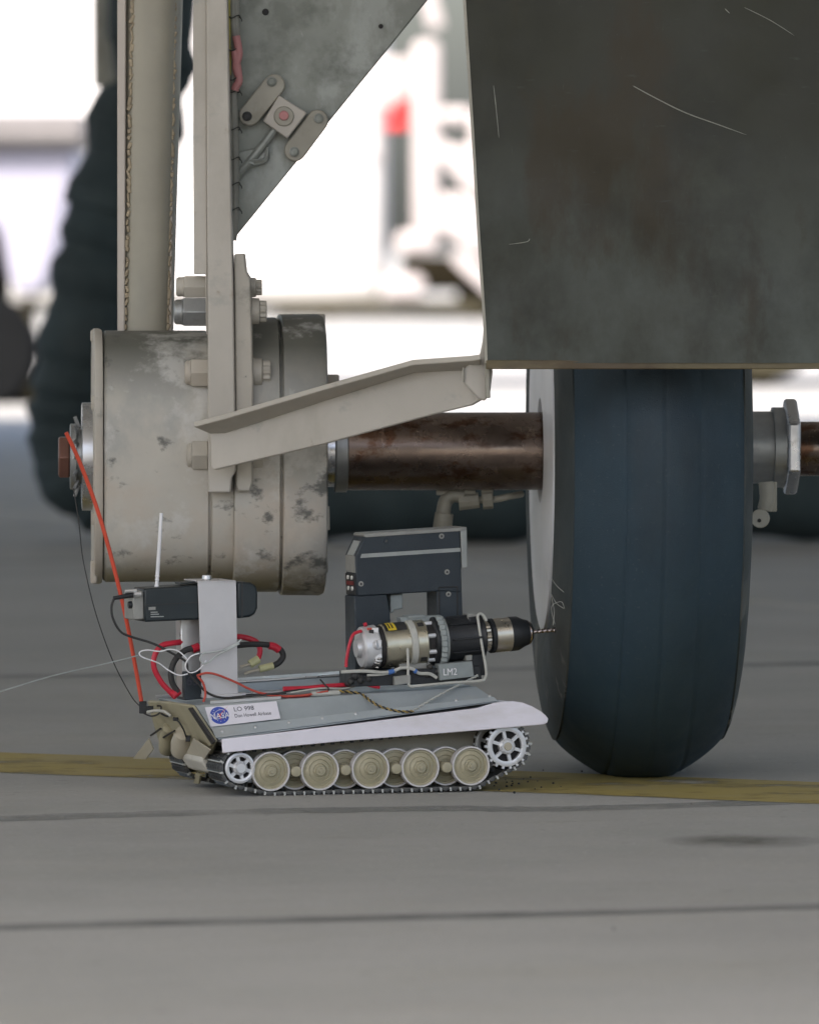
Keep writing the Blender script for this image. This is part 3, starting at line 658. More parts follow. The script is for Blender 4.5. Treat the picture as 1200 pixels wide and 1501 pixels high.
# tow tractor at the left
LY = 30.0
tt = thing('tow_tractor', 'pale lavender and white tow tractor with dark wheels at the left edge', 'tractor', Matrix.Translation(W(-60, 600, LY)))
b = MB(); pbox(b, -520, 166, 126, 214, LY, 2.2); b.build('roof', 'roof_grey', tt, bevel=0.04)
b = MB(); b.prism([W(x, y, LY + 0.1) for x, y in ((-480, 216), (112, 216), (100, 290), (82, 370), (66, 415), (48, 432), (28, 430), (12, 405), (0, 340), (-30, 300), (-480, 300))], (0, 1.8, 0)); b.build('body', 'tug_lavender', tt, bevel=0.09, seg=3)
b = MB(); pbox(b, -480, 300, -6, 520, LY + 0.25, 1.6); b.build('chassis', 'truck_dark', tt, bevel=0.05)
b = MB(); pbox(b, 34, 436, 50, 596, LY + 0.2, 0.06); b.build('post', 'truck_olive', tt)
for px in (-30, -330): wheel_at(tt, px, 515, 0.30, LY + 0.1)
b = MB(); pbox(b, -480, 560, 60, 590, LY + .4, 1.4); b.build('tow_bar', 'truck_dark', tt, bevel=.03)
# dark tug at the right
UY = 35.5
tg = thing('baggage_tug', 'dark olive baggage tug mostly hidden behind the gear door and tyre', 'tug', Matrix.Translation(W(1100, 570, UY)))
b = MB(); b.prism([W(x, y, UY) for x, y in ((820, 430), (1210, 430), (1190, 520), (1168, 548), (1140, 556), (1000, 556), (820, 552))], (0, 1.4, 0)); b.build('body', 'truck_olive', tg, bevel=0.05)
for px in (900, 1110): wheel_at(tg, px, 541, 0.12, UY + 0.1, 0.2)

# ================================================================== the robot tank
tank = thing('robot_tank', 'small white and grey radio controlled tank on tracks facing the tyre', 'toy tank', TM)
def near(pts, v): return [TP(x, y, v) for x, y in pts]
def mir(p, vtot=0.29):
    q = p - T0; v = q.dot(VD); return p + VD * (vtot - 2 * v)
# upper hull: sloped side plates, deck, glacis
bl, br = TP(320, 1085, 0.010), TP(732, 1029, 0.010); tl, trr = TP(286, 1034, 0.042), TP(697, 1006, 0.042)
b = MB(); b.hexa([bl, br, mir(br), mir(bl), tl, trr, mir(trr), mir(tl)])
b.build('hull', 'hull_grey', tank, bevel=0.0012)
hn = (br - bl).cross(tl - bl).normalized()
if hn.dot(CAM - bl) < 0: hn = -hn
def HP(px, py, off=0.0): return on_plane(px, py, bl, hn) + hn * off
# lower riveted strip proud of the side plate, both sides of the joint
b = MB(); b.prism([HP(x, y, 0.0004) for x, y in ((316, 1083), (730, 1028), (722, 1022), (309, 1068))], hn * 0.0016)
b.build('side_strip', 'hull_grey', tank, bevel=0.0005)
b = MB()
for k in range(9):
    x = 325 + k * 49; y = 1073.5 - (x - 325) * 0.133
    b.lathe([(0, 0.0024), (0.0008, 0.0020), (0.0014, 0.0008), (0.0015, 0)], HP(x, y, 0.002), hn, 10)
tag(b.build('rivets', 'aluminium', tank), kind='stuff')
# deck fittings
zdeck = (tl.z + trr.z) / 2
ud = (trr - tl).normalized()
def deck(px, v, dz=0.0):      # point on deck plane, column px at depth v
    p = tl + VD * (v - 0.042); t = 0.0
    for _ in range(6):
        q = p + ud * t; cur = 600 + q.x * FPX / (CAMD + q.y); t += (px - cur) / 1000.0 / ud.x
    return p + ud * t + ZD * dz
def deck_box(b, x0, x1, v0, v1, z0, z1):
    b.hexa([deck(x0, v0, z0), deck(x1, v0, z0), deck(x1, v1, z0), deck(x0, v1, z0), deck(x0, v0, z1), deck(x1, v0, z1), deck(x1, v1, z1), deck(x0, v1, z1)])
b = MB(); deck_box(b, 345, 512, 0.175, 0.235, 0.0, 0.019); b.build('deck_channel', 'hull_grey', tank, bevel=0.001)
b = MB(); deck_box(b, 345, 512, 0.172, 0.238, 0.0195, 0.0225); b.build('channel_cover', 'aluminium', tank, bevel=0.0006)
b = MB(); deck_box(b, 350, 500, 0.125, 0.160, 0.0, 0.007); b.build('deck_rail', 'aluminium', tank, bevel=0.0006)
b = MB(); deck_box(b, 308, 412, 0.046, 0.062, 0.0, 0.0045); b.build('deck_rail', 'aluminium', tank, bevel=0.0005)
b = MB(); deck_box(b, 228, 262, 0.23, 0.238, 0.001, 0.005); b.build('deck_rail', 'aluminium', tank, bevel=0.0005)
b = MB(); deck_box(b, 352, 500, 0.068, 0.11, 0.0, 0.0035); b.build('deck_rail', 'hull_grey', tank, bevel=0.0005)
# side skirts with the curved front mudguard
sk = [(325, 1084), (520, 1061), (700, 1038), (722, 1031), (738, 1028.5), (752, 1028), (766, 1030), (780, 1035.5), (793, 1043), (800, 1049), (803.5, 1054), (802, 1060), (796, 1062.5), (700, 1071), (500, 1087), (326.5, 1104)]
b = MB(); pts = near(sk, -0.004); b.prism(pts, VD * 0.0035); b.build('side_skirt', 'skirt_white', tank, bevel=0.0012)
b = MB(); b.prism([mir(p) for p in pts], -VD * 0.0035); b.build('side_skirt', 'skirt_white', tank, bevel=0.0012)
fr = [(700, 1040), (722, 1033), (738, 1030.5), (752, 1030), (766, 1032), (780, 1037.5), (792, 1045), (800, 1052), (800, 1057), (782, 1048), (764, 1040), (750, 1038), (724, 1040), (702, 1046)]
b = MB(); pts = near(fr, -0.0005); b.prism(pts, VD * 0.084); b.build('mudguard', 'skirt_white', tank, bevel=0.001)
b = MB(); b.prism([mir(p) for p in pts], -VD * 0.084); b.build('mudguard', 'skirt_white', tank, bevel=0.001)
tops = [(326, 1086), (700, 1040), (701, 1043), (326, 1089)]
b = MB(); pts = near(tops, -0.0005); b.prism(pts, VD * 0.09); b.build('fender', 'skirt_white', tank, bevel=0.0005)
b = MB(); b.prism([mir(p) for p in pts], -VD * 0.09); b.build('fender', 'skirt_white', tank, bevel=0.0005)
# lower hull between the tracks
lh = [(318, 1122), (330, 1138), (360, 1146), (690, 1142), (735, 1112), (760, 1085), (745, 1050), (330, 1090)]
pts = [T(uz(x, y, 0.0)[0], 0.088, uz(x, y, 0.0)[1]) for x, y in lh]
b = MB(); b.prism(pts, VD * 0.114); b.build('lower_hull', 'hull_cream', tank, bevel=0.003)
# rear plate, exhausts, flaps
e1 = VD; rdir = (bl - tl); rdir = (rdir - VD * rdir.dot(VD)).normalized()
rn = e1.cross(rdir).normalized()
if rn.dot(UD) > 0: rn = -rn
rp0 = tl + rn * 0.002
def RP(px, py, off=0.0): return on_plane(px, py, rp0, rn) + rn * off
b = MB(); b.prism([RP(x, y) for x, y in ((220, 1026), (252, 1028), (285, 1033), (319, 1086), (316, 1094), (309, 1124), (300, 1131), (283, 1129), (262, 1116), (240, 1096), (232, 1070), (225, 1045))], rn * 0.005)
b.build('rear_plate', 'tan', tank, bevel=0.0012)
b = MB(); b.prism([RP(x, y, 0.006) for x, y in ((280, 1035), (284.5, 1035), (320, 1086), (313, 1091))], rn * 0.0025); b.build('rear_edge_strip', 'tan', tank, bevel=0.0006)
b = MB(); b.prism([RP(x, y, 0.0065) for x, y in ((284.5, 1034), (288.5, 1034), (322, 1083), (319, 1087))], rn * 0.004); b.build('edge_seal', 'black_gap', tank)
for (x0, y0, x1, y1, r0, r1) in ((252, 1062, 256, 1092, 0.009, 0.013), (274, 1070, 277, 1094, 0.0125, 0.0165)):
    p, q = RP(x0, y0, 0.006), RP(x1, y1, 0.014); d = (q - p); L = d.length
    b = MB(); b.lathe([(0, r0 * 0.5), (0.003, r0), (L * 0.6, r1), (L, r1 * 0.92), (L + 0.006, r1 * 0.6)], p, d, 28); b.build('exhaust_cover', 'tan_pale' if x0 > 260 else 'tan', tank)
b = MB()
for pts in (((235, 1069), (249, 1059), (251, 1061), (237, 1071)), ((253, 1072), (270, 1062), (271, 1064), (255, 1074))): b.prism([RP(x, y, 0.016) for x, y in pts], rn * 0.003)
b.build('exhaust_slot', 'black_gap', tank)
b = MB(); b.lathe([(0, 0.011), (0.005, 0.010), (0.008, 0.006), (0.008, 0.0)], RP(271, 1108, 0.006), rn, 16); b.build('rear_port', 'tan', tank)
b = MB(); b.prism([RP(x, y, 0.012) for x, y in ((295, 1076), (320, 1093), (300, 1123), (276, 1116))], rn * 0.002); b.build('mud_flap', 'tan_pale', tank, bevel=0.0005)
b = MB(); b.prism([RP(x, y, 0.012) for x, y in ((229, 1076), (236, 1092), (225, 1107), (206, 1106))], rn * 0.002); b.build('mud_flap', 'tan_pale', tank, bevel=0.0005)
b = MB(); b.prism([RP(x, y, 0.008) for x, y in ((297, 1128), (303, 1132), (301, 1144), (294, 1143), (294, 1133))], rn * 0.004); b.build('tow_hook', 'tan', tank, bevel=0.0006)
b = MB(); b.tube([RP(266, 1051, .009), RP(274, 1055, .012), RP(280, 1066, .012), RP(283, 1075, .012)], 0.0014, 6); b.box(RP(284, 1078, 0.01), 0.007, 0.007, 0.009); b.box(RP(265, 1050, 0.009), 0.008, 0.006, 0.005)
b.build('rear_connector', 'black_plastic', tank, bevel=0.0006)

# running gear -------------------------------------------------------
def wheel_mw(px, py, v, flip=False):
    u, z = uz(px, py, max(v, 0.0)); m = TM @ Matrix.Translation((u, v, z))
    return m @ (Matrix.Rotation(math.pi, 4, 'Z') if flip else Matrix.Identity(4))
RW = 0.0292
road0 = None; outer = [(397, 1131), (469, 1130), (543, 1127.5), (616, 1125.5), (690, 1123)]; inn = [(432, 1129), (505, 1127.5), (579, 1125.5), (653, 1123)]
def make_road(parent, mw_):
    b = MB()
    b.lathe([(-0.0065, 0), (-0.0065, 0.0028), (-0.004, 0.0036), (-0.004, 0.0068), (-0.0010, 0.0076), (0.0008, 0.0098), (-0.0008, 0.0106), (0.0000, 0.0118), (0.0026, 0.0158), (0.0008, 0.0166), (0.0016, 0.0178), (0.0044, 0.0226), (0.0022, 0.0234), (0.0030, 0.0266), (0.010, 0.0266)], (0, 0, 0), (0, 1, 0), 40)
    o = b.build('road_wheel', 'wheel_tan', parent, mw_, local=True, smooth=25)
    b = MB(); b.lathe([(0.0002, 0.0262), (-0.0012, 0.0268), (-0.0012, 0.0286), (0.0, RW), (0.012, RW), (0.012, 0.0262)], (0, 0, 0), (0, 1, 0), 40, closed=True)
    r_ = b.build('rim', 'rim_white', o, mw_, local=True); r_.matrix_basis = Matrix.Identity(4); return o
for k, (x, y) in enumerate(outer):
    m_ = wheel_mw(x, y, 0.006)
    if road0 is None: road0 = make_road(tank, m_)
    else: dup(road0, tank, m_ @ Matrix.Rotation(k * 1.3, 4, 'Y'))
    u, z = uz(x, y, 0.006); dup(road0, tank, TM @ Matrix.Translation((u, 0.284, z)) @ Matrix.Rotation(math.pi, 4, 'Z'))
for k, (x, y) in enumerate(inn): dup(road0, tank, wheel_mw(x, y, 0.030) @ Matrix.Rotation(0.7 + k * 1.9, 4, 'Y'))
hub0 = None
for x, y in [(433, 1131), (506, 1129), (580, 1127), (654, 1125)]:
    m_ = wheel_mw(x, y, 0.010)
    if hub0 is None:
        b = MB(); b.lathe([(-0.006, 0), (-0.006, 0.005), (-0.005, 0.0075), (-0.002, 0.0085), (0.02, 0.0085)], (0, 0, 0), (0, 1, 0), 24); hub0 = b.build('axle_cap', 'wheel_tan', tank, m_, local=True)
    else: dup(hub0, tank, m_)
def spoked(name, ro, ri, hub, nsp, spw, cap, teeth):
    b = MB(); b.mi = 0
    b.lathe([(-0.003, ri), (-0.004, (ri + ro) / 2), (-0.003, ro), (0.004, ro), (0.004, ri)], (0, 0, 0), (0, 1, 0), 48, closed=True)
    b.lathe([(-0.007, 0), (-0.007, hub * 0.75), (-0.004, hub), (0.006, hub)], (0, 0, 0), (0, 1, 0), 32)
    for k in range(nsp):
        a = 2 * math.pi * k / nsp + 0.3; Mx = Matrix.Rotation(a, 3, 'Y'); r_ = (hub * 0.9 + ri * 1.02) / 2
        b.box(Mx @ V((r_, 0, 0)), ri * 1.02 - hub * 0.9, 0.006, spw, Mx)
    for k in range(teeth):
        a = 2 * math.pi * k / teeth; Mx = Matrix.Rotation(a, 3, 'Y'); b.box(Mx @ V((ro + 0.0012, 0, 0)), 0.005, 0.005, 0.0035, Mx)
    for k in range(10):
        a = 2 * math.pi * k / 10; Mx = Matrix.Rotation(a, 3, 'Y'); p = Mx @ V((hub * 0.85, -0.0065, 0)); b.cyl(p, p + V((0, -0.0018, 0)), 0.0009, seg=6)
    b.mi = 2; b.cyl((0, 0.006, 0), (0, 0.012, 0), ro * 0.98, seg=32)
    b.mi = 1; b.lathe([(-0.010, 0), (-0.010, cap * 0.9), (-0.009, cap), (-0.006, cap)], (0, 0, 0), (0, 1, 0), 24)
    return b
SPX, SPY, IDX, IDY = 742, 1094, 351, 1126
b = spoked('s', 0.030, 0.0225, 0.012, 6, 0.0048, 0.006, 18); sp0 = b.build('drive_sprocket', ['cast_silver', 'tan_pale', 'black_gap'], tank, wheel_mw(SPX, SPY, 0.008), local=True)
u, z = uz(SPX, SPY, 0.008); dup(sp0, tank, TM @ Matrix.Translation((u, 0.282, z)) @ Matrix.Rotation(math.pi, 4, 'Z'))
dup(sp0, tank, TM @ Matrix.Translation((u, 0.066, z)))
b = spoked('i', 0.0225, 0.0165, 0.0105, 6, 0.0052, 0.0075, 0); id0 = b.build('idler_wheel', ['cast_silver', 'cast_silver', 'black_gap'], tank, wheel_mw(IDX, IDY, 0.010), local=True)
u, z = uz(IDX, IDY, 0.010); dup(id0, tank, TM @ Matrix.Translation((u, 0.280, z)) @ Matrix.Rotation(math.pi, 4, 'Z'))
# tracks: a belt of separate links round sprocket, idler and road wheels
circ = []
TH = 0.0045
for (px, py, r) in ((IDX, IDY, 0.0245), (397, 1131, RW + 0.0005), (690, 1123, RW + 0.0005), (SPX, SPY, 0.0315)):
    u, z = uz(px, py, 0.006); z = max(z, r + TH * 0.5 + 0.003) if r > .028 and px < 700 else z
    circ.append((u, z, r + TH * 0.5))
pts = []
for (u, z, r) in circ:
    for k in range(72): a = 2 * math.pi * k / 72; pts.append((u + r * math.cos(a), z + r * math.sin(a)))
pts = sorted(set(pts))
def half_hull(P):
    h = []
    for p in P:
        while len(h) >= 2 and (h[-1][0] - h[-2][0]) * (p[1] - h[-2][1]) - (h[-1][1] - h[-2][1]) * (p[0] - h[-2][0]) <= 0: h.pop()
        h.append(p)
    return h
hullp = half_hull(pts)[:-1] + half_hull(pts[::-1])[:-1]
loop = [V((p[0], p[1])) for p in hullp]; loop.append(loop[0]); cum = [0]
for a_, b_ in zip(loop, loop[1:]): cum.append(cum[-1] + (b_ - a_).length)
def at_len(s):
    s %= cum[-1]
    for i in range(len(loop) - 1):
        if cum[i] <= s <= cum[i + 1]:
            t = (s - cum[i]) / max(1e-9, cum[i + 1] - cum[i]); return loop[i].lerp(loop[i + 1], t)
NL = round(cum[-1] / 0.0150); pitch = cum[-1] / NL
b = MB(); wv = 0.074
b.mi = 0
b.box((0, 0, 0), pitch * 0.80, wv, TH)
for k in range(8): b.box((0, -wv / 2 + wv * (k + 0.5) / 8, -TH * 0.6), pitch * 0.34, wv / 8 * 0.7, TH * 0.6)
b.box((0, 0.0, TH * 1.1), pitch * 0.3, 0.006, TH * 1.8)
b.mi = 1
b.cyl((pitch * 0.44, -wv / 2 - 0.003, 0), (pitch * 0.44, wv / 2 + 0.003, 0), 0.0018, seg=8)
b.box((pitch * 0.44, -wv / 2 - 0.001, -TH * 0.55), 0.0024, 0.006, 0.003)
link0 = None
for vc in (0.043, 0.247):
    belt = thing('track', None, None, TM, parent=tank)
    for k in range(NL):
        s = k * pitch; c = at_len(s); t = (at_len(s + 0.004) - at_len(s - 0.004)).normalized()
        # loop runs counter-clockwise in (u, z): inward normal is to the left of t
        m_ = TM @ frame(V((c.x, vc, c.y)), V((t.x, 0, t.y)), V((0, 1, 0)) if True else None, V((-t.y, 0, t.x)))
        m3 = m_.to_3x3()
        if m3.determinant() < 0: m_ = TM @ frame(V((c.x, vc, c.y)), V((t.x, 0, t.y)), V((0, -1, 0)), V((-t.y, 0, t.x)))
        if link0 is None: link0 = b.build('track_link', ['track_metal', 'track_pin'], belt, m_, local=True, smooth=0)
        else: dup(link0, belt, m_)

# sticker with logo and lettering ---------------------------------------
st_ = [HP(x, y, 0.0006) for x, y in ((300, 1037.5), (405, 1028.5), (411, 1054), (308.5, 1066))]
b = MB(); b.prism(st_, hn * 0.0004); sticker = b.build('sticker', 'paper', tank, smooth=0)
ex = (st_[1] - st_[0]).normalized(); ey = hn.cross(ex).normalized()
if ey.z < 0: ey = -ey
ex = ey.cross(hn).normalized()
if ex.dot(UD) < 0: ex = -ex
lc = HP(321.5, 1049.5, 0.0012); LR = 0.0142
def LP(x, y, o=0.0): return lc + ex * (x * LR) + ey * (y * LR) + hn * o
b = MB(); b.prism([LP(math.cos(a), math.sin(a)) for a in [2 * math.pi * k / 48 for k in range(48)]], hn * 0.0002); b.build('logo_disc', 'logo_blue', sticker, smooth=0)
text_part('logo_letters', 'NASA', 0.0130, frame(LP(0, -0.12, 0.0013), ex, ey, hn), 'print_white', sticker, align='CENTER', sx=0.88)
b = MB()
N_ = 40
for k in range(N_):      # orbit ellipse
    a0, a1 = 2 * math.pi * k / N_, 2 * math.pi * (k + 1) / N_
    def E(a, s): 
        x, y = 0.72 * s * math.cos(a), 0.42 * s * math.sin(a); c_, s_ = math.cos(0.6), math.sin(0.6); return LP(x * c_ - y * s_ - 0.05, x * s_ + y * c_ + 0.1, 0.0007)
    b.face([b.bm.verts.new(p) for p in (E(a0, 0.95), E(a1, 0.95), E(a1, 1.05), E(a0, 1.05))])
for x, y in ((-0.5, 0.62), (0.1, 0.7), (0.4, -0.62), (-0.3, -0.6), (-0.62, 0.35), (0.0, -0.72), (0.62, -0.4)):
    b.face([b.bm.verts.new(LP(x + dx, y + dy, 0.0008)) for dx, dy in ((-.05, 0), (0, -.05), (.05, 0), (0, .05))])
b.build('logo_orbit', 'print_white', sticker, smooth=0)
b = MB()
for A_ in (((-0.28, 0.10), (0.05, 0.02), (1.15, 1.02), (0.42, 0.42), (0.1, 0.16)), ((-0.2, 0.1), (0.08, -0.62), (0.12, -0.05), (0.35, 0.30), (0.1, 0.14))):
    b.face([b.bm.verts.new(LP(x, y, 0.0009 + 0.00002 * i)) for i, (x, y) in enumerate(A_)])
b.build('logo_vector', 'logo_red', sticker, smooth=0)
text_part('sticker_lettering', 'LO 998', 0.0100, frame(HP(342, 1041, 0.0012), ex, ey, hn), 'print_black', sticker)
text_part('sticker_lettering', 'Don Howell Airbase', 0.0083, frame(HP(343.5, 1050.5, 0.0012), ex, ey, hn), 'print_black', sticker, sx=0.80)

# camera mount: strap, post (parts of the tank); camera is a thing of its own
b = MB(); VS = 0.064
b.prism(near([(290, 853.5), (346, 853), (349, 1021), (296, 1023)], VS), VD * 0.002)
p = [TP(290, 853.5, VS), TP(346, 853, VS)]; b.hexa([p[0], p[1], p[1] + VD * .078, p[0] + VD * .078, p[0] + ZD * .002, p[1] + ZD * .002, p[1] + VD * .078 + ZD * .002, p[0] + VD * .078 + ZD * .002])
b.build('camera_strap', 'strap_metal', tank, bevel=0.0006)
b = MB(); b.cyl(TP(303, 853, 0.09) , TP(303, 848.5, 0.09), 0.006, seg=12); b.cyl(TP(303, 849, 0.09), TP(303, 843, 0.09), 0.0075, 0.0065, 12); b.build('strap_screw', 'aluminium', tank, bevel=0.0006)
b = MB(); b.prism(near([(265, 908), (300, 906), (302, 1020), (267, 1022)], 0.10), VD * 0.03); b.build('mount_post', 'aluminium', tank, bevel=0.001)
b = MB(); b.prism(near([(303, 1024), (360, 1020), (361, 1016), (303, 1019)], 0.055), VD * 0.05); b.build('strap_foot', 'strap_metal', tank, bevel=0.0005)
bat = thing('battery', 'small dark blue battery block standing at the rear of the tank deck', 'battery', Matrix.Translation(TP(285, 1025, 0.088)))
b = MB(); b.prism(near([(270, 985), (300, 983), (302, 1024), (271, 1027)], 0.088), VD * 0.045); b.build('battery_case', 'housing_blue', bat, bevel=0.0015)
text_part('battery_lettering', '65', 0.019, frame(TP(273, 999, 0.0872), UD, ZD, -VD), 'print_black', bat)

camr = thing('video_camera', 'small black video camera strapped on the tank behind the aluminium band', 'camera', Matrix.Translation(TP(290, 907, 0.10)))
b = MB(); b.prism(near([(211, 863), (345, 854), (346, 906), (212, 912)], 0.068), VD * 0.062); b.build('camera_body', 'camera_black', camr, bevel=0.003)
b = MB(); b.prism(near([(212, 886.5), (345, 880), (345, 881.2), (212, 887.7)], 0.0672), VD * 0.002); b.build('body_seam', 'tie_black', camr)
b = MB(); b.prism(near([(347, 853), (367, 854), (375, 858), (378, 868), (378, 892), (374, 901), (366, 905), (347, 907)], 0.067), VD * 0.064); b.build('lens_hood', 'camera_black', camr, bevel=0.004, seg=3)
b = MB(); b.prism(near([(354, 853.5), (356, 853.5), (356, 906), (354, 906)], 0.0665), VD * 0.065); b.build('hood_ring', 'tie_black', camr)
b = MB(); b.prism(near([(194, 868), (211, 866), (212, 908), (195, 909)], 0.074), VD * 0.05); b.build('rear_panel', 'panel_grey', camr, bevel=0.002)
b = MB(); b.cyl(TP(196, 872, 0.075), TP(166, 877, 0.075), 0.0042, 0.003, 10); b.cyl(TP(200, 868, 0.085), TP(184, 870, 0.085), 0.006, seg=10); b.cyl(TP(200, 886, 0.08), TP(188, 887, 0.08), 0.0055, seg=10)
b.build('plug', 'black_plastic', camr, bevel=0.0006)
b = MB(); b.cyl(TP(200, 866, 0.07), TP(183, 867, 0.07), 0.003, seg=8); b.cyl(TP(206, 871, 0.068), TP(196, 872, 0.068), 0.0045, seg=8); b.build('socket', 'aluminium', camr)
b = MB(); b.prism(near([(218, 890), (228, 889.5), (228, 894), (218, 894.5)], 0.0675), VD * 0.001); b.build('badge', 'panel_grey', camr, smooth=0)
text_part('camera_lettering', 'EXIT', 0.0065, frame(TP(220, 899.5, 0.0672), UD, ZD, -VD), 'stripe_grey', camr) if False else None
b = MB()
for x, y, w_ in ((221, 897, 10), (221, 900, 12), (221, 903.5, 19)): b.prism(near([(x, y), (x + w_, y - .4), (x + w_, y + 1), (x, y + 1.4)], 0.0675), VD * 0.001)
b.build('print_line', 'stripe_grey', camr, smooth=0)
b = MB(); b.prism(near([(264, 857), (290, 853.5), (290, 851.5), (264, 854.5)], 0.08), VD * 0.03); b.build('top_plate', 'camera_black', camr, bevel=0.0006)
b = MB()
p, q = TP(236.5, 752, 0.10), TP(229.5, 862, 0.10)
d = (p - q); L = d.length
b.lathe([(0, 0.0032), (L * .03, 0.0034), (L * .05, 0.0026), (L * .10, 0.0026), (L * .105, 0.0034), (L * .115, 0.0034), (L * .12, 0.0027), (L * .145, 0.0027), (L * .15, 0.0034), (L * .165, 0.0034), (L * .17, 0.0029), (L, 0.0026)], q, d, 12)
b.build('antenna', 'print_white', camr)

# red whip rod with its black holder
rod = thing('red_rod', 'tall thin red rod leaning from the rear of the tank up to the axle nut', 'rod', Matrix.Translation(TP(209, 1035, 0.23)))
b = MB(); b.tube([TP(208, 1032, 0.23), TP(198, 975, 0.23), TP(180, 885, 0.225), TP(150, 770, 0.22), TP(120, 685, 0.21), TP(97, 634, 0.20)], 0.0031, 10); b.build('whip', 'red_rod', rod)
b = MB(); b.box(TP(209.5, 1037, 0.23), 0.011, 0.011, 0.018); b.box(TP(218, 1040, 0.225), 0.014, 0.008, 0.010); b.build('holder', 'black_plastic', rod, bevel=0.001)
b = MB(); b.tube([TP(216, 1044, 0.215), TP(228, 1042, 0.20), TP(240, 1043, 0.18), TP(247, 1047, 0.17), TP(250, 1050, 0.165)], 0.0022, 8); b.build('lead', 'white_wire', rod)
b = MB(); b.tube([TP(211, 1046, 0.22), TP(222, 1050, 0.21), TP(233, 1046, 0.2), TP(236, 1036, .2), TP(230, 1035, .2)], 0.0013, 6); b.tube([TP(236, 1046, .2), TP(244, 1050, .19), TP(250, 1049, .18)], 0.0016, 6); b.build('black_lead', 'tie_black', rod)

# cables --------------------------------------------------------------
def cable(name, label, runs, cat='cable', base=None, group=None):
    x, y, v = runs[0][1][0]
    o = thing(name, label, cat, Matrix.Translation(TP(x, y, v)), group)
    for nm, pts, r, m in runs:
        jt = 1.1 if len(pts) > 4 and r > 0.001 else 0.0
        b = MB(); b.tube([TP(p[0] + random.uniform(-jt, jt), p[1] + random.uniform(-jt, jt), p[2]) for p in pts], r, 10, 6); b.build(nm, m, o)
    return o
cable('battery_cable', 'thick red and black battery cables looping behind the camera strap', [
    ('red_lead', [(256, 1021, .10), (248, 1012, .10), (236, 1000, .10), (227, 980, .10), (226, 962, .10), (236, 948, .10), (255, 943, .10), (300, 938, .12), (345, 934, .16), (372, 940, .16), (380, 953, .15), (378, 966, .15)], 0.0042, 'red_cable'),
    ('black_lead', [(262, 1014, .095), (252, 1002, .095), (250, 985, .095), (256, 968, .095), (272, 954, .095), (288, 950, .095), (320, 950, .12), (346, 946, .15), (372, 945, .15), (394, 946, .15), (408, 952, .15), (415, 962, .15), (410, 972, .15), (400, 977, .15)], 0.0045, 'tie_black'),
    ('red_sleeve', [(282, 952, .094), (292, 948, .094)], 0.0062, 'red_cable'),
    ('red_sleeve', [(394, 946.5, .149), (402, 948, .149), (409, 953, .149)], 0.0058, 'red_cable'),
    ('red_sleeve', [(252, 1020, .098), (262, 1012, .098)], 0.0068, 'red_cable'),
    ('connector', [(379, 966, .149), (366, 974, .149)], 0.0062, 'connector'), ('connector', [(400, 976, .148), (380, 981, .148)], 0.0055, 'connector'),
    ('contact', [(366, 974, .148), (352, 978, .148)], 0.0020, 'gold_metal'), ('contact', [(380, 982, .147), (366, 985, .147), (358, 988, .147)], 0.0020, 'gold_metal')])
cable('camera_cable', 'thin black cable hanging from the rear plug of the camera', [
    ('lead', [(168, 877, .075), (163, 890, .075), (166, 908, .075), (176, 926, .075), (192, 934, .075), (225, 945, .07), (255, 958, .062), (272, 970, .06), (276, 985, .06), (290, 1002, .058), (305, 1016, .055), (330, 1023, .052), (365, 1020, .05), (420, 1016, .05)], 0.0018, 'tie_black')])
cable('wire_loop', 'pale white wire loop hooked with a twisted grey tether across the camera strap', [
    ('loop', [(275, 988, .055), (262, 990, .055), (246, 982, .055), (232, 972, .055), (208, 963, .055), (205, 956, .055), (216, 953, .055), (234, 955, .055), (248, 952, .055), (262, 955, .055), (276, 968, .055)], 0.0010, 'print_white'),
    ('ring', [(292, 958, .052), (282, 961, .052), (274, 969, .052), (272, 979, .052), (278, 986, .052), (288, 984, .052), (297, 976, .052), (302, 968, .052)], 0.0010, 'print_white'),
    ('tether', [(299, 973, .05), (294, 966, .05), (298, 959, .05), (312, 957, .05), (330, 952, .05), (348, 944, .05), (354, 938, .05)], 0.0013, 'pale_wire'),
    ('tether', [(298, 972, .049), (306, 969, .049), (318, 960, .049), (332, 953, .049), (350, 943, .049)], 0.0013, 'pale_wire')], 'wire')
cable('fishing_line', 'thin pale line running from the wire loop off to the ground at the left', [
    ('line', [(206, 960, .06), (150, 974, .02), (80, 990, -.06), (0, 1014, -.14), (-120, 1052, -.25), (-260, 1110, -.33)], 0.0009, 'pale_wire')], 'line')
cable('dark_line', 'thin dark thread drooping from the axle end down to the red rod holder', [
    ('thread', [(206, 1036, .235), (192, 1020, .24), (165, 968, .26), (140, 898, .28), (122, 822, .32), (116, 770, .38), (108, 716, .42)], 0.0008, 'tie_black')], 'thread')
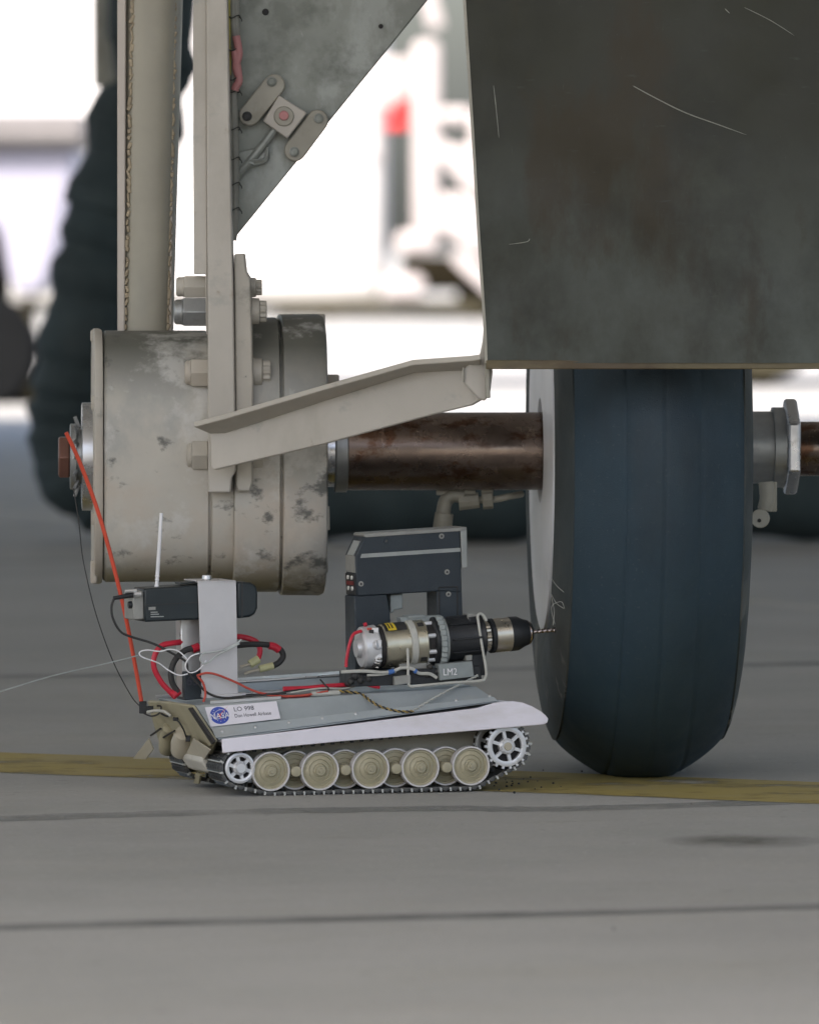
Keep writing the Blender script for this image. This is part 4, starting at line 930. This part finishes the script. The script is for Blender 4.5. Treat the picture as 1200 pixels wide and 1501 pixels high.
cable('servo_lead', 'thin orange red wires running forward along the near deck edge', [
    ('orange_wire', [(288, 990, .05), (302, 987, .05), (320, 990, .05), (345, 1000, .05), (370, 1012, .05), (400, 1019, .05), (440, 1020, .05), (480, 1014, .05)], 0.0017, 'orange_wire'),
    ('red_wire', [(290, 992, .052), (298, 1002, .052), (301, 1018, .052), (298, 1029, .05)], 0.0018, 'orange_wire'),
    ('red_wire', [(380, 1016, .056), (415, 1021, .056), (450, 1020, .056), (465, 1014, .056)], 0.0019, 'red_cable'),
    ('red_sleeve', [(415, 1010, .075), (450, 1009, .075), (480, 1006, .075), (515, 1004, .075)], 0.0036, 'red_cable'),
    ('black_wire', [(340, 1019, .06), (400, 1016, .065), (440, 1012, .07), (480, 1010, .07), (515, 1008, .07)], 0.0012, 'tie_black'),
    ('white_wire', [(425, 1016, .062), (470, 1010, .062), (505, 1010, .062), (530, 1003, .06), (550, 1005, .055), (570, 1003, .05), (592, 1003, .045)], 0.0014, 'white_wire'),
    ('plug', [(456, 1017.5, .052), (497, 1015.5, .052)], 0.0038, 'white_wire'),
    ('cable_tie', [(469, 996, .066), (476, 1004, .06), (481, 1009, .055), (480, 1016, .05)], 0.0013, 'tie_black')], 'wires')
def twist(name, label, pts, r, ms, pitch_=0.012, amp=0.0012):
    P = catmull([TP(*p) for p in pts], 14); o = thing(name, label, 'wire', Matrix.Translation(P[0])); L = 0; offs = ([], [])
    for i, p in enumerate(P):
        if i: L += (p - P[i - 1]).length
        t = (P[min(i + 1, len(P) - 1)] - P[max(i - 1, 0)]).normalized(); n = t.cross(VD).normalized(); bb = t.cross(n); a = 2 * math.pi * L / pitch_
        d = (n * math.cos(a) + bb * math.sin(a)) * amp; offs[0].append(p + d); offs[1].append(p - d)
    for s, m in zip(offs, ms): b = MB(); b.tube(s, r * 0.8, 6, 2); b.build('strand', m, o)
def hv(px, py):      # depth v on the sloped side plate just above its surface
    p = HP(px, py, 0.0035) - T0; return p.dot(VD)
def hp(px, py): return (px, py, hv(px, py))
twist('twisted_wire', 'twisted yellow and black wire draped down the side plate of the tank', [(497, 1013, .05), (515, 1015, .046), (530, 1018, .042), hp(545, 1029), hp(560, 1037), hp(585, 1043), hp(606, 1043)], 0.0014, ('yellow_wire', 'tie_black'))
twist('clear_wire', 'twisted clear silvery wire rising along the side plate to the drill bracket', [hp(604, 1043), hp(625, 1030), hp(650, 1016), (675, 1003, .036), (700, 990, .03)], 0.0012, ('pale_wire', 'white_wire'), 0.010)

# ------------------------------------------------------------------ drill
VA = 0.066
dA, dB = TP(520, 951, VA), TP(815, 923, VA); dd = (dB - dA); DL = dd.length; dd.normalize()
def dt(px): return (px - 520) / 295.0 * DL
k_ = 0.00101
drill = thing('cordless_drill', 'bare drill motor with black gearbox and chuck, its bit touching the tyre', 'drill', Matrix.Translation(TP(600, 1003, VA)))
def dl(name, prof_, m, seg=40, fn=None, bevel=0.0, smooth=35):
    b = MB(); b.lathe([(dt(p), r * k_) for p, r in prof_], dA, dd, seg, fn=fn); return b.build(name, m, drill, bevel=bevel, smooth=smooth)
dl('motor_cap', [(521, 9), (521, 13), (527, 14), (527, 27), (530, 31), (549, 32.5), (551, 30)], 'cast_silver')
dl('motor_slot', [(550, 30.5), (560, 30.5)], 'black_gap')
dl('motor_can', [(558, 31), (559, 32.5), (596, 32.5)], 'gold_can', 48)
dl('motor_band', [(594, 33), (595, 35), (603, 35), (604, 33)], 'white_wire', 48)
dl('motor_flange', [(603, 33), (604, 34.2), (618, 34.2), (620, 32)], 'gold_can', 48)
dl('gear_ring', [(618, 30), (630, 30)], 'black_gap', 32)
b = MB()
e_up = (ZD - dd * ZD.dot(dd)).normalized(); e_si = dd.cross(e_up)
if e_si.dot(CAM - dA) < 0: e_si = -e_si
def DP(px, a, r): return dA + dd * dt(px) + (e_up * math.sin(a) + e_si * math.cos(a)) * (r * k_)
for a in (1.15, 0.35, -0.45, -1.0, 2.0, -2.0, 3.0): b.cyl(DP(612, a, 30), DP(632, a, 30), 0.0035, seg=10)
b.build('gear_screw', 'cast_silver', drill)
b = MB()
for a in (0.9, 0.2, -0.5): b.box(DP(546, a, 30), 0.010, 0.009, 0.012)
b.cyl(DP(536, 0.15, 16), DP(547, 0.15, 33), 0.008, seg=12); b.build('brush_holder', 'cast_silver', drill, bevel=0.001)
b = MB(); b.box(DP(540, 0.85, 29), 0.007, 0.008, 0.010); b.box(DP(543, -0.9, 29), 0.009, 0.007, 0.009); b.build('brush_slot', 'black_gap', drill)
b = MB()
for a in (-0.95, -0.7, -0.45): b.cyl(DP(543 + 4 * a, a - 0.1, 30), DP(549 + 3 * a, a, 37), 0.0022, seg=8)
b.build('terminal', 'steel', drill)
b = MB(); b.box(DP(539, 1.05, 32), 0.008, 0.004, 0.004); b.build('copper_tab', 'orange_wire', drill, bevel=0.0006)
def wrap(name, x0, x1, a0, a1, r, m):
    b = MB(); n_ = 10; A_, B_ = [], []
    for k in range(n_ + 1): a = a0 + (a1 - a0) * k / n_; A_.append(b.bm.verts.new(DP(x0, a, r))); B_.append(b.bm.verts.new(DP(x1, a, r)))
    for k in range(n_): b.face([A_[k], A_[k + 1], B_[k + 1], B_[k]])
    return b.build(name, m, drill)
wrap('motor_label', 560, 592, 0.75, 2.2, 32.9, 'tie_black'); wrap('label_panel', 564, 576, 0.78, 1.5, 33.2, 'yellow_label')
for x0 in (565.5, 570): wrap('label_mark', x0, x0 + 2.2, 0.9, 1.35, 33.5, 'tie_black')
for a in (0.95, -0.75): wrap('flange_mark', 607, 616, a - 0.13, a + 0.13, 34.5, 'tie_black')
def ribfn(t, r, a): return r * (1 + 0.035 * (1 if math.cos(9 * a) > 0.4 else 0))
dl('gearbox', [(628, 26), (630, 34), (632, 36), (640, 36), (642, 33), (700, 32), (703, 34), (706, 28)], 'black_plastic', 72, None)
b = MB()
for a in (0.75, 0.05, -0.55, 1.35):
    b.hexa([DP(652, a - .05, 31), DP(698, a - .05, 31), DP(698, a + .05, 31), DP(652, a + .05, 31), DP(654, a - .04, 35.5), DP(697, a - .04, 35.5), DP(697, a + .04, 35.5), DP(654, a + .04, 35.5)])
b.build('gearbox_rib', 'black_plastic', drill, bevel=0.0006)
b = MB()
for k in range(12): 
    a = -1.5 + 2.6 * k / 11; b.box(DP(641, a, 35.5), 0.010, 0.010, 0.010)
b.build('clutch_ring', 'grey_box', drill, bevel=0.002)
wrap('torque_ring', 636, 648, -1.4, 1.6, 37, 'stripe_grey')
dl('chuck_neck', [(703, 21), (718, 21)], 'gold_metal', 48, lambda t, r, a: r * (1 + 0.05 * (1 if math.cos(24 * a) > 0 else 0)), smooth=20)
dl('chuck_ring', [(714, 22), (716, 25.5), (721, 25.5), (722, 24)], 'black_plastic')
dl('chuck_sleeve', [(721, 24), (722, 25.2), (745, 25.2), (746, 24)], 'gold_metal', 48)
dl('chuck_grip', [(744, 24.5), (745, 25.6), (757, 25.2), (767, 20), (772, 18.5)], 'black_plastic', 40)
dl('chuck_nose', [(771, 18), (772, 18.2), (774.5, 17.6), (775, 16)], 'bit_steel', 40); dl('chuck_tip', [(775, 16.5), (778, 13), (779, 5)], 'black_plastic', 32)
b = MB(); n_ = 40; rings = []
L0, L1 = dt(777), dt(816)
for i in range(n_ + 1):
    t = L0 + (L1 - L0) * i / n_; tw = i * 0.42; rg = []
    for k in range(12):
        a = 2 * math.pi * k / 12; rr = 0.0034 * (0.62 + 0.38 * abs(math.cos(a - tw))); rr *= 1 if i < n_ - 2 else (n_ - i) / 3 + .05
        rg.append(b.bm.verts.new(dA + dd * t + (e_up * math.sin(a) + e_si * math.cos(a)) * rr))
    rings.append(rg)
for A_, B_ in zip(rings, rings[1:]):
    for k in range(12): b.face([A_[k], A_[(k + 1) % 12], B_[(k + 1) % 12], B_[k]])
b.build('drill_bit', 'bit_steel', drill, smooth=60)
b = MB(); b.lathe([(0, 0.0055), (0.001, 0.005), (0.0015, 0.003)], dB - dd * 0.002, -dd, 12); b.build('hole_rim', 'tie_black', wheel)
b = MB(); b.prism(near([(514, 986), (704, 976), (706, 997), (600, 1004), (514, 1007)], 0.040), VD * 0.06); b.build('base_tray', 'black_plastic', drill, bevel=0.001)
b = MB(); b.prism(near([(688, 905), (703, 903), (711, 990), (690, 992)], 0.045), VD * 0.05); b.build('end_bracket', 'black_plastic', drill, bevel=0.001)
b = MB(); b.prism(near([(686, 900), (700, 900), (700, 910), (686, 911)], 0.05), VD * 0.03); b.build('end_tab', 'panel_grey', drill, bevel=0.001)
b = MB(); b.prism(near([(643, 974), (692, 969), (695, 992), (645, 998)], 0.030), VD * 0.022); gb = b.build('switch_box', 'grey_box', drill, bevel=0.0012)
text_part('box_lettering', 'LM2', 0.0145, frame(TP(649, 986, 0.0296), (UD + ZD * .06).normalized(), ZD, -VD), 'print_white', drill, sx=0.85)
b = MB(); b.prism(near([(578, 992), (602, 989), (602, 1002), (578, 1005)], 0.032), VD * 0.02); b.build('clamp_block', 'panel_grey', drill, bevel=0.001)
b = MB(); b.prism(near([(683, 961), (692, 960), (692, 968), (683, 969)], 0.038), VD * 0.02); b.prism(near([(585, 972), (625, 968), (626, 984), (586, 988)], 0.048), VD * 0.03); b.build('spacer', 'panel_grey', drill, bevel=0.001)
b = MB(); b.tube([TP(x, y, 0.034) for x, y in ((713, 910), (709, 903), (704, 899.5), (700, 903), (701, 912), (706, 945), (712, 980), (711, 993), (703, 998), (660, 1001), (612, 1005.5), (602, 1006), (598, 1000), (598, 975), (597, 950))], 0.0021, 10, 6)
b.build('wire_cradle', 'white_wire', drill)
b = MB(); b.prism(near([(586, 905), (648, 902), (640, 911), (588, 912)], 0.062), VD * 0.02); b.prism(near([(598, 903), (622, 901), (624, 905), (598, 907)], 0.06), VD * 0.03); b.build('top_clip', 'grey_box', drill, bevel=0.0008)
b = MB(); b.tube([TP(x, y, 0.034) for x, y in ((500, 985), (535, 984), (560, 986), (575, 984), (590, 979), (605, 981), (614, 987), (630, 988), (640, 994))], 0.0026, 8); b.tube([TP(x, y, 0.036) for x, y in ((538, 990), (560, 989), (580, 985))], 0.0018, 8); b.build('power_lead', 'white_wire', drill)
b = MB(); b.tube([TP(x, y, 0.0335) for x, y in ((569, 985.5), (573, 985), (577, 983.5))], 0.0036, 10); b.build('tape_band', 'blue_tape', drill); b = MB(); b.tube([TP(x, y, 0.0335) for x, y in ((607, 983), (610, 985))], 0.0034, 10); b.build('tape_band', 'blue_tape', drill)
b = MB(); b.tube([TP(x, y, 0.05) for x, y in ((530, 925), (518, 930), (512, 945), (508, 965), (507, 978))], 0.0024, 8); b.tube([TP(x, y, 0.045) for x, y in ((525, 1000), (548, 1006), (556, 1007))], 0.003, 8); b.tube([TP(533, 916, .062), TP(537, 915, .062)], .003, 8); b.build('motor_lead', 'red_cable', drill)
b = MB()
for x, y, s in ((520, 990, 8), (532, 984, 7), (528, 997, 7), (540, 995, 6), (514, 999, 6), (640, 985, 5), (630, 978, 5), (625, 990, 5)):
    b.lathe([(-s * .001, 0), (-s * .0007, s * .0007), (0, s * .001), (s * .0007, s * .0007), (s * .001, 0)], TP(x, y, 0.042), UD, 10)
b.build('tape_wrap', 'tie_black', drill)

# ------------------------------------------------------------------ black plastic housing behind the drill
hs = thing('tool_housing', 'dark blue black plastic tool housing with a grey stripe standing behind the drill', 'tool housing', Matrix.Translation(TP(600, 1000, 0.14)))
HV = 0.125
b = MB(); b.prism(near([(521, 815), (534, 787), (674, 777), (677, 868), (640, 867), (628, 868), (524, 874)], HV), VD * 0.055); b.build('grip_head', 'housing_blue', hs, bevel=0.0018)
b = MB(); b.prism(near([(640, 866), (677, 866), (679, 930), (641, 930)], HV + 0.0008), VD * 0.053); b.build('front_leg', 'housing_blue', hs, bevel=0.0018)
b = MB(); b.prism(near([(519, 874), (567, 871), (572, 900), (574, 992), (521, 995)], HV + 0.002), VD * 0.05); b.build('rear_leg', 'housing_blue', hs, bevel=0.0018)
b = MB(); b.prism(near([(533, 785), (536, 782), (684, 772.5), (684, 778), (536, 788)], HV - 0.001), VD * 0.057); b.build('top_cover', 'panel_grey', hs, bevel=0.0008)
b = MB(); b.prism(near([(675, 776), (684, 775), (685, 832), (677, 832)], HV - 0.001), VD * 0.057); b.build('front_cover', 'stripe_grey', hs, bevel=0.0008)
b = MB(); b.prism(near([(530, 812), (675, 803), (675, 808.5), (528, 818)], HV - 0.0006), VD * 0.002); b.build('stripe', 'stripe_grey', hs, smooth=0)
b = MB(); b.prism(near([(572, 872), (590, 870.5), (590, 892), (578, 894), (576, 898), (572, 898)], HV + 0.012), VD * 0.025); b.build('trigger', 'grey_box', hs, bevel=0.0012)
sc = []
for x, y in ((566, 793), (647, 786), (655, 838.5), (529, 856), (657, 871)):
    b = MB(); b.mi = 0; b.lathe([(0, 0.0042), (0.0008, 0.0038), (0.0009, 0)], TP(x, y, HV), -VD, 14); b.mi = 1; b.cyl(TP(x, y, HV - .0009), TP(x, y, HV - .0012), 0.0018, seg=8); b.build('screw', ['panel_grey', 'tie_black'] if x != 566 else ['housing_blue', 'tie_black'], hs)
b = MB(); pts = [(643, 861), (670, 860), (671, 930), (644, 930)]
for (p, q) in zip(pts, pts[1:] + pts[:1]): b.tube([TP(*p, HV - .0004), TP(*q, HV - .0004)], 0.0009, 6, 1)
b.build('panel_groove', 'tie_black', hs)
# rear (left-hand) face details
rA, rB = TP(534, 787, HV), TP(521, 815, HV)
def face_quad(b, p, q, s0_, s1_, v0, v1, off=-0.0008, th=0.0015):
    n_ = (q - p).cross(VD).normalized(); n_ = n_ if n_.dot(UD) < 0 else -n_
    a_, c_ = p.lerp(q, s0_), p.lerp(q, s1_); b.prism([a_ + VD * v0, c_ + VD * v0, c_ + VD * v1, a_ + VD * v1], n_ * th)
b = MB(); face_quad(b, rA, rB, 0.25, 1.0, 0.010, 0.040); b.build('rear_window', 'stripe_grey', hs, smooth=0)
rC, rD = TP(521, 815, HV), TP(524, 874, HV)
b = MB(); face_quad(b, rC, rD, 0.0, 0.42, 0.004, 0.050, th=0.0012); b.build('rear_trim', 'panel_grey', hs, smooth=0)
b = MB(); face_quad(b, rC, rD, 0.45, 0.98, 0.003, 0.052, th=0.002); b.build('socket_plate', 'black_plastic', hs, smooth=0)
b = MB()
for s_ in (0.55, 0.82):
    for v_ in (0.016, 0.036): 
        p = rC.lerp(rD, s_) + VD * v_ - UD * 0.002; b.cyl(p, p - UD * 0.002, 0.0032, seg=10)
b.build('contact', 'lamp_clear', hs)
b = MB(); face_quad(b, rC, rD, 0.64, 0.73, 0.010, 0.045, th=0.003); b.build('red_bar', 'glow_red', hs, smooth=0)
print('objects', len(bpy.data.objects))
